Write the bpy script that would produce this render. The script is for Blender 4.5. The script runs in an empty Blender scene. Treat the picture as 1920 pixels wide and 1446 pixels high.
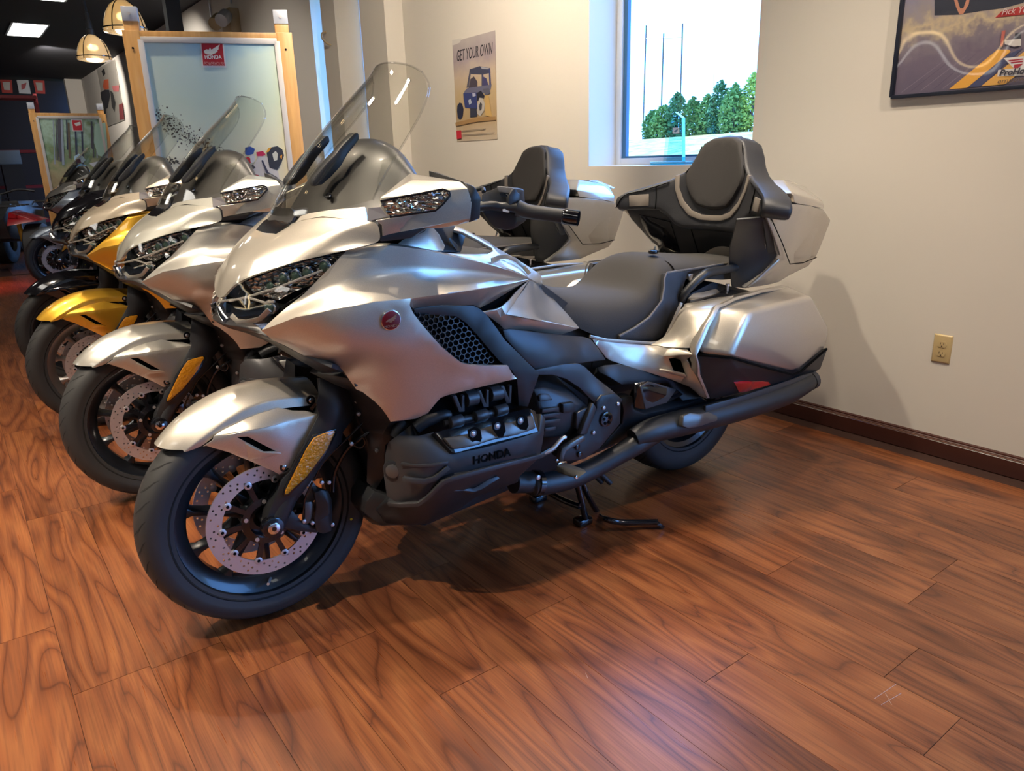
import bpy, bmesh, math, random
import numpy as np
from mathutils import Vector, Matrix, geometry
random.seed(7)
D = bpy.data; S = bpy.context.scene; COL = S.collection
PI = math.pi

# ------------------------------------------------------------------ camera, sky, exposure
cam = D.cameras.new('camera'); cam.sensor_width = 36; cam.lens = 25.9875; cam.clip_start = .02; cam.clip_end = 400
camo = D.objects.new('camera', cam); COL.objects.link(camo)
camo.matrix_world = Matrix(((-0.79886547, -0.19694931, 0.56835283, 0), (0.60088315, -0.21817932, 0.76898454, 0),
                            (-0.02744814, 0.95582883, 0.29263944, 1.257), (0, 0, 0, 1)))
S.camera = camo
S.view_settings.view_transform = 'Standard'; S.view_settings.look = 'None'
S.view_settings.gamma = 1; S.view_settings.use_curve_mapping = False
S.view_settings.exposure = 0.2
w = D.worlds.new('sky'); S.world = w; w.use_nodes = True
w.node_tree.nodes['Background'].inputs[0].default_value = (.16, .41, 1.0, 1)
w.node_tree.nodes['Background'].inputs[1].default_value = 9.5
WARM = (1.0, .85, .68); NEUT = (1.0, .90, .76)

def lamp(name, kind, loc, energy, color, target=None, **kw):
    l = D.lights.new(name, kind); l.energy = energy; l.color = color
    for k, v in kw.items(): setattr(l, k, v)
    o = D.objects.new(name, l); COL.objects.link(o); o.location = loc
    if target is not None:
        o.rotation_euler = (Vector(target) - Vector(loc)).to_track_quat('-Z', 'Y').to_euler()
    return o
# warm ceiling spots and added fill spots: x, y, aim x, y, z, watts
SPOTS = [(-.55, -2.15, -.6, -1.95, .5, 150), (-1.75, -2.2, -1.8, -1.95, .6, 150), (-2.2, -1.9, -2.2, -1.9, .6, 90),
         (-.55, -3.4, -.6, -3.1, .5, 120), (-1.9, -3.4, -1.8, -3.1, .6, 80), (-.55, -4.6, -.5, -4.4, .5, 120), (-.5, -5.9, -.5, -5.5, .5, 110),
         (.75, -1.5, .25, -1.7, 0, 340), (-2.25, .3, -3.18, -.7, .9, 150), (-1.9, -1.3, -3.18, -1.5, 1.5, 110), (-1.6, -3.0, -3.18, -4.8, 1.5, 380), (-1.1, -7.7, -3.18, -8.3, 1.3, 60),  # spots aimed at the wall are unseen, added to brighten it
         (1.2, -2.8, .1, -2.8, .0, 300), (.9, -4.6, -.0, -4.6, .0, 160), (-1.6, -10.5, -3.1, -11.5, 1.9, 200), (-.2, -9.0, -.6, -9.6, .4, 60), (-.3, -10.2, -.6, -11.8, .8, 70), (-1.8, -15.5, -3.1, -18, 2.3, 300)]  # far spots are unseen, added to lift the dim far end
# daylight outside (lights the bank and the trees; the roof keeps it out of the room)
lamp('sun', 'SUN', (0, 0, 20), 9.0, (1, .90, .70), target=(-6, -6, 0), angle=.01)

# ------------------------------------------------------------------ materials
def mat(name, col, rough=.5, metal=0., coat=0., emit=None, es=1., spec=None, trans=0., ior=None, alpha=None, coatr=.03):
    m = D.materials.new(name); m.use_nodes = True
    b = m.node_tree.nodes['Principled BSDF']
    b.inputs['Base Color'].default_value = (*col, 1); b.inputs['Roughness'].default_value = rough
    b.inputs['Metallic'].default_value = metal; b.inputs['Coat Weight'].default_value = coat
    b.inputs['Coat Roughness'].default_value = coatr
    if spec is not None: b.inputs['Specular IOR Level'].default_value = spec
    if emit: b.inputs['Emission Color'].default_value = (*emit, 1); b.inputs['Emission Strength'].default_value = es
    if trans: b.inputs['Transmission Weight'].default_value = trans
    if ior: b.inputs['IOR'].default_value = ior
    if alpha is not None: b.inputs['Alpha'].default_value = alpha
    return m
def N(m, t, **kw):
    n = m.node_tree.nodes.new(t)
    for k, v in kw.items():
        if k.startswith('i_'): n.inputs[k[2:].replace('_', ' ')].default_value = v
        else: setattr(n, k, v)
    return n
def lk(m, a, b): m.node_tree.links.new(a, b)
def bsdf(m): return m.node_tree.nodes['Principled BSDF']
def ramp(m, fac, stops):
    r = N(m, 'ShaderNodeValToRGB'); e = r.color_ramp.elements
    while len(e) < len(stops): e.new(.5)
    for i, (p, c) in enumerate(stops): e[i].position = p; e[i].color = (*c, 1)
    lk(m, fac, r.inputs[0]); return r
def grainy(m, scale, strength, dist=.001):
    t = N(m, 'ShaderNodeTexCoord'); n = N(m, 'ShaderNodeTexNoise'); n.inputs['Scale'].default_value = scale
    b = N(m, 'ShaderNodeBump'); b.inputs['Strength'].default_value = strength; b.inputs['Distance'].default_value = dist
    lk(m, t.outputs['Object'], n.inputs['Vector']); lk(m, n.outputs[0], b.inputs['Height']); lk(m, b.outputs[0], bsdf(m).inputs['Normal'])
    return m
def paintmat(name, col, rough=.36, metal=.72):
    m = mat(name, col, rough, metal, .9)
    t = N(m, 'ShaderNodeTexCoord'); n = N(m, 'ShaderNodeTexNoise'); n.inputs['Scale'].default_value = 1400
    r = ramp(m, n.outputs[0], [(.3, tuple(c*.82 for c in col)), (.7, tuple(min(1, c*1.18) for c in col))])
    lk(m, t.outputs['Object'], n.inputs['Vector']); lk(m, r.outputs[0], bsdf(m).inputs['Base Color'])
    return m
M_SILVER = paintmat('champagne_silver_paint', (.56, .51, .43))
M_PEARL = paintmat('pearl_silver_paint', (.60, .58, .50))
M_GREYP = paintmat('grey_silver_paint', (.44, .42, .375))
M_GOLD = paintmat('yellow_gold_paint', (.72, .40, .035))
M_BEIGE = paintmat('beige_silver_paint', (.55, .47, .36))
M_BLACKP = mat('gloss_black_paint', (.006, .006, .008), .12, 0, 1.)
M_WHITEP = paintmat('blue_grey_paint', (.42, .47, .52))
M_PLAST = grainy(mat('black_plastic', (.017, .018, .020), .42), 900, .15)
M_PLASTG = mat('gloss_black_plastic', (.006, .006, .008), .13, 0, .6)
M_GREY = grainy(mat('graphite_plastic', (.055, .055, .058), .38, .35), 900, .12)
M_GREY2 = mat('graphite_cover', (.13, .125, .12), .34, .6)
M_RUB = mat('tyre_rubber', (.022, .022, .022), .58)
M_GROOVE = mat('tyre_groove', (.004, .004, .004), .9)
M_RIMB = mat('satin_black_alloy', (.012, .014, .018), .30, .3, .3)
M_RIMG = mat('grey_alloy', (.33, .30, .28), .35, .9)
M_STEEL = mat('brushed_steel', (.66, .62, .61), .38, .85)
M_CHROME = mat('chrome', (.85, .85, .85), .07, 1.)
M_SUEDE = grainy(mat('grey_suede', (.042, .039, .037), .85), 600, .5)
M_LEATH = grainy(mat('black_leather', (.026, .027, .031), .48), 350, .5)
M_PIPE = mat('tan_grey_piping', (.22, .19, .16), .5)
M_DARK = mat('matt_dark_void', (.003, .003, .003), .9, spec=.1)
M_AMBER = grainy(mat('amber_reflector', (.50, .20, .006), .15, 0, .9, emit=None), 120, 1., .006)
M_RED = grainy(mat('red_reflector', (.45, .01, .015), .2, 0, .8), 250, .6, .002)
M_REDE = mat('red_enamel', (.16, .004, .010), .30, 0, .35)
M_SMOKE = mat('dark_instrument_hood', (.030, .028, .027), .38, 0, .1)
M_LENSG = mat('green_tint_projector', (.05, .085, .065), .03, .3, 1.)
M_GUIDE = mat('clear_light_guide', (.42, .40, .36), .12, 0, 1.)
M_WHT = mat('white_switch', (.55, .55, .55), .4)
M_YEL = mat('yellow_paint_dot', (.7, .6, .02), .5)
M_GLIT = mat('faceted_reflector', (.62, .60, .55), .10, 1.)
_t = N(M_GLIT, 'ShaderNodeTexCoord'); _m = N(M_GLIT, 'ShaderNodeMapping'); _m.inputs['Scale'].default_value = (40, 60, 110); _v = N(M_GLIT, 'ShaderNodeTexVoronoi'); _v.inputs['Scale'].default_value = 1.0
_b = N(M_GLIT, 'ShaderNodeBump'); _b.inputs['Strength'].default_value = 1.; _b.inputs['Distance'].default_value = .012
lk(M_GLIT, _t.outputs['Object'], _m.inputs[0]); lk(M_GLIT, _m.outputs[0], _v.inputs['Vector']); lk(M_GLIT, _v.outputs['Distance'], _b.inputs['Height']); lk(M_GLIT, _b.outputs[0], bsdf(M_GLIT).inputs['Normal'])
def glassmat(name, tint=(1, 1, 1), refl=1.0):
    m = D.materials.new(name); m.use_nodes = True; nt = m.node_tree; nt.nodes.clear()
    out = nt.nodes.new('ShaderNodeOutputMaterial'); tr = nt.nodes.new('ShaderNodeBsdfTransparent'); gl = nt.nodes.new('ShaderNodeBsdfGlossy')
    mx = nt.nodes.new('ShaderNodeMixShader'); fr = nt.nodes.new('ShaderNodeFresnel'); fr.inputs[0].default_value = 1.45
    ge = nt.nodes.new('ShaderNodeNewGeometry'); mr_ = nt.nodes.new('ShaderNodeMapRange'); mr_.inputs[3].default_value = 1.45; mr_.inputs[4].default_value = 1/1.45
    nt.links.new(ge.outputs['Backfacing'], mr_.inputs[0]); nt.links.new(mr_.outputs[0], fr.inputs[0])   # thin pane: same reflectance from both sides
    tr.inputs[0].default_value = (*tint, 1); gl.inputs['Roughness'].default_value = .01; gl.inputs[0].default_value = (refl, refl, refl, 1)
    nt.links.new(fr.outputs[0], mx.inputs[0]); nt.links.new(tr.outputs[0], mx.inputs[1]); nt.links.new(gl.outputs[0], mx.inputs[2]); nt.links.new(mx.outputs[0], out.inputs[0])
    return m
M_CLEAR = glassmat('clear_screen', (.95, .95, .93))
M_LENS = glassmat('clear_lens', (.92, .92, .92))
M_GLASS = glassmat('window_glass', (.93, .98, 1.0))
M_AWARD = glassmat('blue_award_glass', (.55, .88, .97))
M_AWEDGE = mat('blue_glass_edge', (.02, .42, .68), .08, 0, 1.)

# ------------------------------------------------------------------ mesh helpers
def finish(me, mtl, ang=38):
    if isinstance(mtl, (list, tuple)):
        for x in mtl: me.materials.append(x)
    else: me.materials.append(mtl)
def mk(name, verts, faces, mtl, parent=None, subsurf=0, solid=0., bevel=0., ang=38, soff=-1., creases=None, recalc=False, seg=2):
    me = D.meshes.new(name); bm = bmesh.new()
    vs = [bm.verts.new(v) for v in verts]
    for f in faces:
        try: bm.faces.new([vs[i] for i in f])
        except ValueError: pass
    if recalc: bmesh.ops.recalc_face_normals(bm, faces=bm.faces)
    if creases:
        bm.verts.ensure_lookup_table()
        cl = bm.edges.layers.float.get('crease_edge') or bm.edges.layers.float.new('crease_edge')
        for (a, b), c in creases.items():
            e = bm.edges.get((vs[a], vs[b]))
            if e: e[cl] = c
    bm.to_mesh(me); bm.free(); finish(me, mtl)
    ob = D.objects.new(name, me); COL.objects.link(ob)
    if parent is not None: ob.parent = parent
    if subsurf:
        x = ob.modifiers.new('s', 'SUBSURF'); x.levels = subsurf; x.render_levels = subsurf
    if solid:
        x = ob.modifiers.new('t', 'SOLIDIFY'); x.thickness = solid; x.offset = soff
    if bevel:
        x = ob.modifiers.new('b', 'BEVEL'); x.width = bevel; x.segments = seg; x.limit_method = 'ANGLE'; x.angle_limit = math.radians(40)
    ob['ang'] = ang
    return ob
def bake_all():
    bpy.context.view_layer.update()
    dg = bpy.context.evaluated_depsgraph_get(); new = []
    for ob in list(COL.objects):
        if ob.type not in ('MESH', 'CURVE', 'FONT') or 'ang' not in ob: continue
        me = D.meshes.new_from_object(ob.evaluated_get(dg)); new.append((ob, me))
    for ob, me in new:
        ang = ob['ang']; del ob['ang']
        if ob.type == 'MESH':
            ob.modifiers.clear(); ob.data = me
        bm = bmesh.new(); bm.from_mesh(me)
        for f in bm.faces: f.smooth = True
        lim = math.radians(ang)
        for e in bm.edges:
            if len(e.link_faces) == 2: e.smooth = e.calc_face_angle(0) < lim
        bm.to_mesh(me); bm.free()
def fromobj(name, data, mtl, parent, M=None, ang=38):
    """turn a curve/font datablock into a mesh part"""
    t = D.objects.new('tmp', data); COL.objects.link(t)
    bpy.context.view_layer.update()
    me = D.meshes.new_from_object(t.evaluated_get(bpy.context.evaluated_depsgraph_get()))
    D.objects.remove(t)
    if M is not None: me.transform(M)
    me.materials.clear(); finish(me, mtl)
    ob = D.objects.new(name, me); COL.objects.link(ob)
    if parent is not None: ob.parent = parent
    ob['ang'] = ang
    return ob
def cutplate(name, loops, depth, mtl, parent, M=None, bevel=0., ang=38):
    c = D.curves.new(name, 'CURVE'); c.dimensions = '2D'; c.fill_mode = 'BOTH'; c.extrude = depth/2; c.bevel_depth = bevel; c.bevel_resolution = 1
    for lp in loops:
        s = c.splines.new('POLY'); s.points.add(len(lp)-1); s.use_cyclic_u = True
        for i, p in enumerate(lp): s.points[i].co = (p[0], p[1], 0, 1)
    ob = fromobj(name, c, mtl, parent, M, ang); D.curves.remove(c); return ob
def text(name, body, size, depth, mtl, parent, M, shear=0., align='CENTER', sx=1., bold=0.):
    c = D.curves.new(name, 'FONT'); c.body = body; c.size = size; c.extrude = depth; c.align_x = align; c.align_y = 'CENTER'; c.shear = shear; c.offset = bold
    c.resolution_u = 3
    ob = fromobj(name, c, mtl, parent, M @ Matrix.Diagonal((sx, 1, 1, 1))); D.curves.remove(c); return ob
def circ(r, n=24, cx=0, cy=0, a0=0): return [(cx+r*math.cos(a0+2*PI*i/n), cy+r*math.sin(a0+2*PI*i/n)) for i in range(n)]
MXZ = Matrix(((1, 0, 0, 0), (0, 0, -1, 0), (0, 1, 0, 0), (0, 0, 0, 1)))     # plane (x,y)->(x,z); +z of plane -> -y
def pinterp(P, q, k=2):
    """thin plate spline value"""
    P = np.array(P, float); A = P[:, :2]; h = P[:, 2]; n = len(P)
    sc = max(np.ptp(A[:, 0]), np.ptp(A[:, 1]), 1e-6); A = A/sc; Q = np.array(q, float)/sc
    def U(r2): return np.where(r2 > 1e-14, r2*np.log(r2+1e-30), 0)
    K = U(((A[:, None]-A[None])**2).sum(-1)) + np.eye(n)*1e-4
    T = np.hstack([np.ones((n, 1)), A]); G = np.zeros((n+3, n+3)); G[:n, :n] = K; G[:n, n:] = T; G[n:, :n] = T.T
    s = np.linalg.lstsq(G, np.concatenate([h, np.zeros(3)]), rcond=None)[0]
    return U(((Q[:, None]-A[None])**2).sum(-1)) @ s[:n] + np.hstack([np.ones((len(Q), 1)), Q]) @ s[n:]
AX = {'y': (0, 2, 1), 'x': (1, 2, 0), 'z': (0, 1, 2)}
def sheet(name, out, mtl, parent=None, ctrl=(), th=.006, step=.03, bevel=.0015, mirror=True, axis='y', holes=(), roll=0., ang=38, sub=0, side=1, fn=None, both=None):
    """a panel: outline and control points given in 3D, surface is a smooth height field over the plane across `axis`; thickness goes inward"""
    a, b, h = AX[axis]
    O = []
    n = len(out)
    for i in range(n):
        p, q = out[i], out[(i+1) % n]
        d = math.hypot(q[a]-p[a], q[b]-p[b]); k = max(1, int(d/step))
        for j in range(k):
            t = j/k; O.append((p[a]+(q[a]-p[a])*t, p[b]+(q[b]-p[b])*t))
    H = [[(p[a], p[b]) for p in hl] for hl in holes]
    C3 = [(p[a], p[b], p[h]) for p in list(out)+list(ctrl)]
    xs = [p[0] for p in O]; ys = [p[1] for p in O]
    pts = list(O); edges = []; faces = [list(range(len(O)))]
    for i in range(len(O)): edges.append((i, (i+1) % len(O)))
    for hl in H:
        o = len(pts); pts += hl; edges += [(o+i, o+(i+1) % len(hl)) for i in range(len(hl))]; faces.append(list(range(o, o+len(hl))))
    def inside(x, y, poly):
        c = False; j = len(poly)-1
        for i in range(len(poly)):
            xi, yi = poly[i]; xj, yj = poly[j]
            if (yi > y) != (yj > y) and x < (xj-xi)*(y-yi)/(yj-yi+1e-12)+xi: c = not c
            j = i
        return c
    def dist(x, y, poly):
        m = 9
        for i in range(len(poly)):
            x1, y1 = poly[i-1]; x2, y2 = poly[i]; dx, dy = x2-x1, y2-y1
            t = max(0, min(1, ((x-x1)*dx+(y-y1)*dy)/(dx*dx+dy*dy+1e-12))); m = min(m, math.hypot(x-x1-t*dx, y-y1-t*dy))
        return m
    gx = min(xs)+step*.5
    row = 0
    while gx < max(xs):
        gy = min(ys)+step*(.5 if row % 2 else .1)
        while gy < max(ys):
            if inside(gx, gy, O) and dist(gx, gy, O) > step*.45 and all(not inside(gx, gy, hl) and dist(gx, gy, hl) > step*.4 for hl in H):
                pts.append((gx, gy))
            gy += step
        gx += step*.87; row += 1
    r = geometry.delaunay_2d_cdt([Vector(p) for p in pts], edges, [faces[0]], 1, 1e-6)
    V2 = [(v.x, v.y) for v in r[0]]; F = [list(f) for f in r[2]]
    if H: F = [f for f in F if not any(inside(sum(V2[i][0] for i in f)/len(f), sum(V2[i][1] for i in f)/len(f), hl) for hl in H)]
    hv = pinterp(C3, V2) if fn is None else np.array([fn(*p) for p in V2])
    if roll:
        for i, p in enumerate(V2):
            d = min(dist(p[0], p[1], L_) for L_ in [O]);
            if d < roll: hv[i] -= side*(roll-d)**2/roll*.6
    V = []
    for (p, z) in zip(V2, hv):
        v = [0, 0, 0]; v[a] = p[0]; v[b] = p[1]; v[h] = float(z); V.append(tuple(v))
    # orient so that normals face `side`
    f0 = F[0]; A_, B_, C_ = [Vector(V[i]) for i in f0[:3]]
    nsum = 0
    for f in F[:40]:
        nn = (Vector(V[f[1]])-Vector(V[f[0]])).cross(Vector(V[f[2]])-Vector(V[f[0]])); nsum += nn[h]
    if nsum*side < 0: F = [f[::-1] for f in F]
    ob = mk(name, V, F, mtl, parent, solid=th, bevel=bevel, ang=ang, subsurf=sub)
    if mirror:
        Vm = [(x, -y, z) for x, y, z in V]
        ob2 = mk(name, Vm, [f[::-1] for f in F], mtl, parent, solid=th, bevel=bevel, ang=ang, subsurf=sub)
        if both is not None: both.append(ob2)
    return ob
def hull(name, pts, mtl, parent=None, bevel=.004, mirror=True, sym=False, ang=30, seg=2):
    P = [tuple(p) for p in pts]
    if sym: P = P + [(x, -y, z) for x, y, z in P]; mirror = False
    res = None
    for s in ((1, -1) if mirror else (1,)):
        bm = bmesh.new()
        for x, y, z in P: bm.verts.new((x, y*s, z))
        r = bmesh.ops.convex_hull(bm, input=bm.verts)
        junk = [v for v in bm.verts if not v.link_faces]
        bmesh.ops.delete(bm, geom=junk, context='VERTS')
        bmesh.ops.dissolve_limit(bm, angle_limit=math.radians(6), verts=bm.verts, edges=bm.edges)
        bmesh.ops.recalc_face_normals(bm, faces=bm.faces)
        me = D.meshes.new(name); bm.to_mesh(me); bm.free(); finish(me, mtl)
        ob = D.objects.new(name, me); COL.objects.link(ob)
        if parent is not None: ob.parent = parent
        if bevel:
            x = ob.modifiers.new('b', 'BEVEL'); x.width = bevel; x.segments = seg; x.limit_method = 'ANGLE'; x.angle_limit = math.radians(20)
        ob['ang'] = ang; res = res or ob
    return res
def grid(name, rows, mtl, parent=None, sub=2, th=.005, mirror=False, symy=False, crease=None, bevel=0., ang=50, close=False, flip=False, caps=False):
    """lofted skin through rows of points"""
    if symy: rows = [[(x, -y, z) for x, y, z in r[:0:-1]]+list(r) for r in rows]
    n, m = len(rows), len(rows[0])
    V = [p for r in rows for p in r]; F = []
    for i in range(n-1):
        for j in range(m if close else m-1):
            j2 = (j+1) % m; f = (i*m+j, i*m+j2, (i+1)*m+j2, (i+1)*m+j); F.append(f[::-1] if flip else f)
    if caps:
        F.append(tuple(range(m)) if not flip else tuple(range(m))[::-1]); F.append(tuple((n-1)*m+j for j in range(m))[::-1])
    cr = {}
    if crease:
        for j, c in crease.get('cols', {}).items():
            js = [j]
            if symy: js = [m//2+j, m//2-j]
            for jj in js:
                for i in range(n-1): cr[(i*m+jj, (i+1)*m+jj)] = c
        for i, c in crease.get('rows', {}).items():
            i = i % n
            for j in range(m-1): cr[(i*m+j, i*m+j+1)] = c
    ob = mk(name, V, F, mtl, parent, subsurf=sub, solid=th, creases=cr, bevel=bevel, ang=ang)
    if mirror:
        mk(name, [(x, -y, z) for x, y, z in V], [f[::-1] for f in F], mtl, parent, subsurf=sub, solid=th, creases=cr, bevel=bevel, ang=ang)
    return ob
def tube(name, pts, r, mtl, parent=None, mirror=False, n=10, smooth=True, ang=50, sq=None):
    """swept tube; r scalar or per point; sq=(a,b) elliptical scale"""
    P = [Vector(p) for p in pts]; R = r if isinstance(r, (list, tuple)) else [r]*len(P)
    if smooth and len(P) > 2:
        Q = []; RR = []
        for i in range(len(P)-1):
            p0 = P[max(i-1, 0)]; p1 = P[i]; p2 = P[i+1]; p3 = P[min(i+2, len(P)-1)]
            for j in range(4):
                t = j/4; Q.append(.5*((2*p1)+(p2-p0)*t+(2*p0-5*p1+4*p2-p3)*t*t+(3*p1-p0-3*p2+p3)*t**3)); RR.append(R[i]*(1-t)+R[i+1]*t)
        Q.append(P[-1]); RR.append(R[-1]); P, R = Q, RR
    V = []; F = []; up = Vector((0, 1, 0)) if sq else None
    for i, p in enumerate(P):
        d = (P[min(i+1, len(P)-1)]-P[max(i-1, 0)]).normalized()
        if up is None or abs(d.dot(up)) > .98: up = d.orthogonal()
        u = (up-d*d.dot(up)).normalized(); v = d.cross(u); up = u
        for k in range(n):
            a = 2*PI*k/n; V.append(tuple(p+u*math.cos(a)*R[i]*(sq[0] if sq else 1)+v*math.sin(a)*R[i]*(sq[1] if sq else 1)))
    for i in range(len(P)-1):
        for k in range(n): F.append((i*n+k, i*n+(k+1) % n, (i+1)*n+(k+1) % n, (i+1)*n+k))
    F.append(tuple(range(n))[::-1]); F.append(tuple((len(P)-1)*n+k for k in range(n)))
    ob = mk(name, V, F, mtl, parent, ang=ang)
    if mirror: mk(name, [(x, -y, z) for x, y, z in V], [f[::-1] for f in F], mtl, parent, ang=ang)
    return ob
def lathe(name, prof, c, mtl, parent=None, axis='y', n=64, ang=35, closed=True):
    """revolve (offset along axis, radius) profile around an axis through c"""
    V = []; F = []; m = len(prof)
    for i in range(n):
        a = 2*PI*i/n
        for o, r in prof:
            if axis == 'y': V.append((c[0]+r*math.cos(a), c[1]+o, c[2]+r*math.sin(a)))
            elif axis == 'z': V.append((c[0]+r*math.cos(a), c[1]+r*math.sin(a), c[2]+o))
            else: V.append((c[0]+o, c[1]+r*math.cos(a), c[2]+r*math.sin(a)))
    for i in range(n):
        for j in range(m if closed else m-1):
            j2 = (j+1) % m; i2 = (i+1) % n; F.append((i*m+j, i*m+j2, i2*m+j2, i2*m+j))
    return mk(name, V, F, mtl, parent, ang=ang, recalc=True)
def rod(name, p, q, r, mtl, parent=None, n=16, bevel=0., r2=None, ang=35):
    p, q = Vector(p), Vector(q); d = (q-p).normalized(); u = d.orthogonal().normalized(); v = d.cross(u); V = []
    for P_, rr in ((p, r), (q, r if r2 is None else r2)):
        for k in range(n): a = 2*PI*k/n; V.append(tuple(P_+u*math.cos(a)*rr+v*math.sin(a)*rr))
    F = [(k, (k+1) % n, n+(k+1) % n, n+k) for k in range(n)]+[tuple(range(n))[::-1], tuple(range(n, 2*n))]
    return mk(name, V, F, mtl, parent, bevel=bevel, ang=ang)
def box(name, lo, hi, mtl, parent=None, bevel=0., ang=35):
    x0, y0, z0 = lo; x1, y1, z1 = hi
    V = [(x0, y0, z0), (x1, y0, z0), (x1, y1, z0), (x0, y1, z0), (x0, y0, z1), (x1, y0, z1), (x1, y1, z1), (x0, y1, z1)]
    F = [(3, 2, 1, 0), (4, 5, 6, 7), (0, 1, 5, 4), (1, 2, 6, 5), (2, 3, 7, 6), (3, 0, 4, 7)]
    return mk(name, V, F, mtl, parent, bevel=bevel, ang=ang)
def bolt(p, r, mtl=None, parent=None, ring=None, name='bolt', dirn=(0, 1, 0)):
    d = Vector(dirn).normalized(); p = Vector(p)
    if ring: rod(name+'_cup', p-d*.006, p+d*.001, r*1.7, ring, parent, 14)
    o = rod(name, p-d*.005, p+d*.004, r, mtl or M_CHROME, parent, 12, bevel=r*.3)
    return o
def empty(name, loc, rz=0.):
    o = D.objects.new(name, None); COL.objects.link(o); o.location = loc; o.rotation_euler = (0, 0, rz); o.empty_display_size = .1; return o
def tag(o, label=None, cat=None, group=None, kind=None):
    if label: o['label'] = label
    if cat: o['category'] = cat
    if group: o['group'] = group
    if kind: o['kind'] = kind
    return o

# ------------------------------------------------------------------ the motorcycle (bike frame: x forward, y to its left, z up, rear axle at x=0)
PA, PB = M_SILVER, D.materials.new('hood_slot')     # PB is swapped per bike; on the first it is the same silver
bsl = paintmat('champagne_silver_hood_paint', (.56, .51, .43)); PB = bsl
bike = empty('touring_motorcycle', (-2.243, -1.918, 0), math.radians(-1.886))

# ---- front wheel
def wheel(cx, cz, Rw, hw, rimr, front):
    nm = 'front_wheel' if front else 'rear_wheel'
    b = hw*.86
    rim = lathe(nm, [(-b, rimr+.012), (-b, rimr), (-b+.012, rimr-.004), (-b+.02, rimr-.022), (-b*.3, rimr-.04), (b*.3, rimr-.04), (b-.02, rimr-.022), (b-.012, rimr-.004), (b, rimr), (b, rimr+.012), (b-.01, rimr+.012), (b*.3, rimr-.028), (-b*.3, rimr-.028), (-b+.01, rimr+.012)], (cx, 0, cz), M_RIMB, bike, n=72)
    lathe('tyre', [(-b, rimr-.002), (-b-.002, rimr+.01), (-hw*.98, rimr+.03), (-hw, Rw*.86), (-hw*.93, Rw*.925), (-hw*.72, Rw*.965), (-hw*.4, Rw*.99), (0, Rw), (hw*.4, Rw*.99), (hw*.72, Rw*.965), (hw*.93, Rw*.925), (hw, Rw*.86), (hw*.98, rimr+.03), (b+.002, rimr+.01), (b, rimr-.002), (0, rimr+.0)], (cx, 0, cz), M_RUB, rim, n=96, ang=60)
    # sidewall bead line
    lathe('tyre_bead', [(b+.0015, rimr+.008), (b+.004, rimr+.011), (b+.003, rimr+.015), (b, rimr+.013)], (cx, 0, cz), M_GROOVE, rim, n=72)
    # tread grooves: short chevrons lying in the tread surface
    prof = [(0, Rw), (.4, Rw*.99), (.72, Rw*.965), (.93, Rw*.925)]
    def surf(s):
        s = abs(s)
        for (a, ra), (c, rc) in zip(prof, prof[1:]):
            if s <= c: return ra+(rc-ra)*(s-a)/(c-a)
        return Rw*.925
    V = []; F = []
    for i in range(34):
        for sg in (-1, 1):
            a0 = 2*PI*(i+(.5 if sg > 0 else 0))/34; o = len(V); k = 6
            for j in range(k+1):
                t = j/k; s = .12+.72*t; an = a0+(.10*t+.05*t*t)+(.05 if t > .55 else 0)*(t-.55); wd = .011*(1-.8*abs(2*t-1)**3)
                for e in (-1, 1):
                    aa = an+e*wd; rr = surf(s)+.0006; V.append((cx+rr*math.cos(aa), sg*s*hw, cz+rr*math.sin(aa)))
            for j in range(k): F.append((o+2*j, o+2*j+1, o+2*j+3, o+2*j+2))
    mk('tread_grooves', V, F, M_GROOVE, rim)
    # spokes
    V = []; F = []
    ns = 10
    for i in range(ns):
        a = 2*PI*i/ns+.28; d = Vector((math.cos(a), 0, math.sin(a))); t = Vector((-math.sin(a), 0, math.cos(a))); o = len(V)
        prof2 = [(.045, .026, .030), (.09, .014, .026), (.15, .011, .020), (rimr-.055, .014, .017), (rimr-.028, .034, .018)]
        for r, wd, dy in prof2:
            c = Vector((cx, 0, cz))+d*r
            for (e, f) in ((-1, -1), (1, -1), (1, -.6), (.55, 1), (-.55, 1), (-1, -.6)):
                V.append(tuple(c+t*wd*e+Vector((0, dy*f, 0))))
        for j in range(len(prof2)-1):
            for k in range(6): F.append((o+6*j+k, o+6*j+(k+1) % 6, o+6*(j+1)+(k+1) % 6, o+6*(j+1)+k))
    mk('spokes', V, F, M_RIMB, rim, recalc=True, bevel=.003)
    lathe('hub', [(-.055, .03), (-.055, .052), (-.03, .06), (.03, .06), (.055, .052), (.055, .03)], (cx, 0, cz), M_RIMB, rim, n=32)
    return rim
fw = wheel(1.695, .322, .32, .064, .236, True)
rw = wheel(0.0, .320, .313, .095, .208, False)
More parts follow.
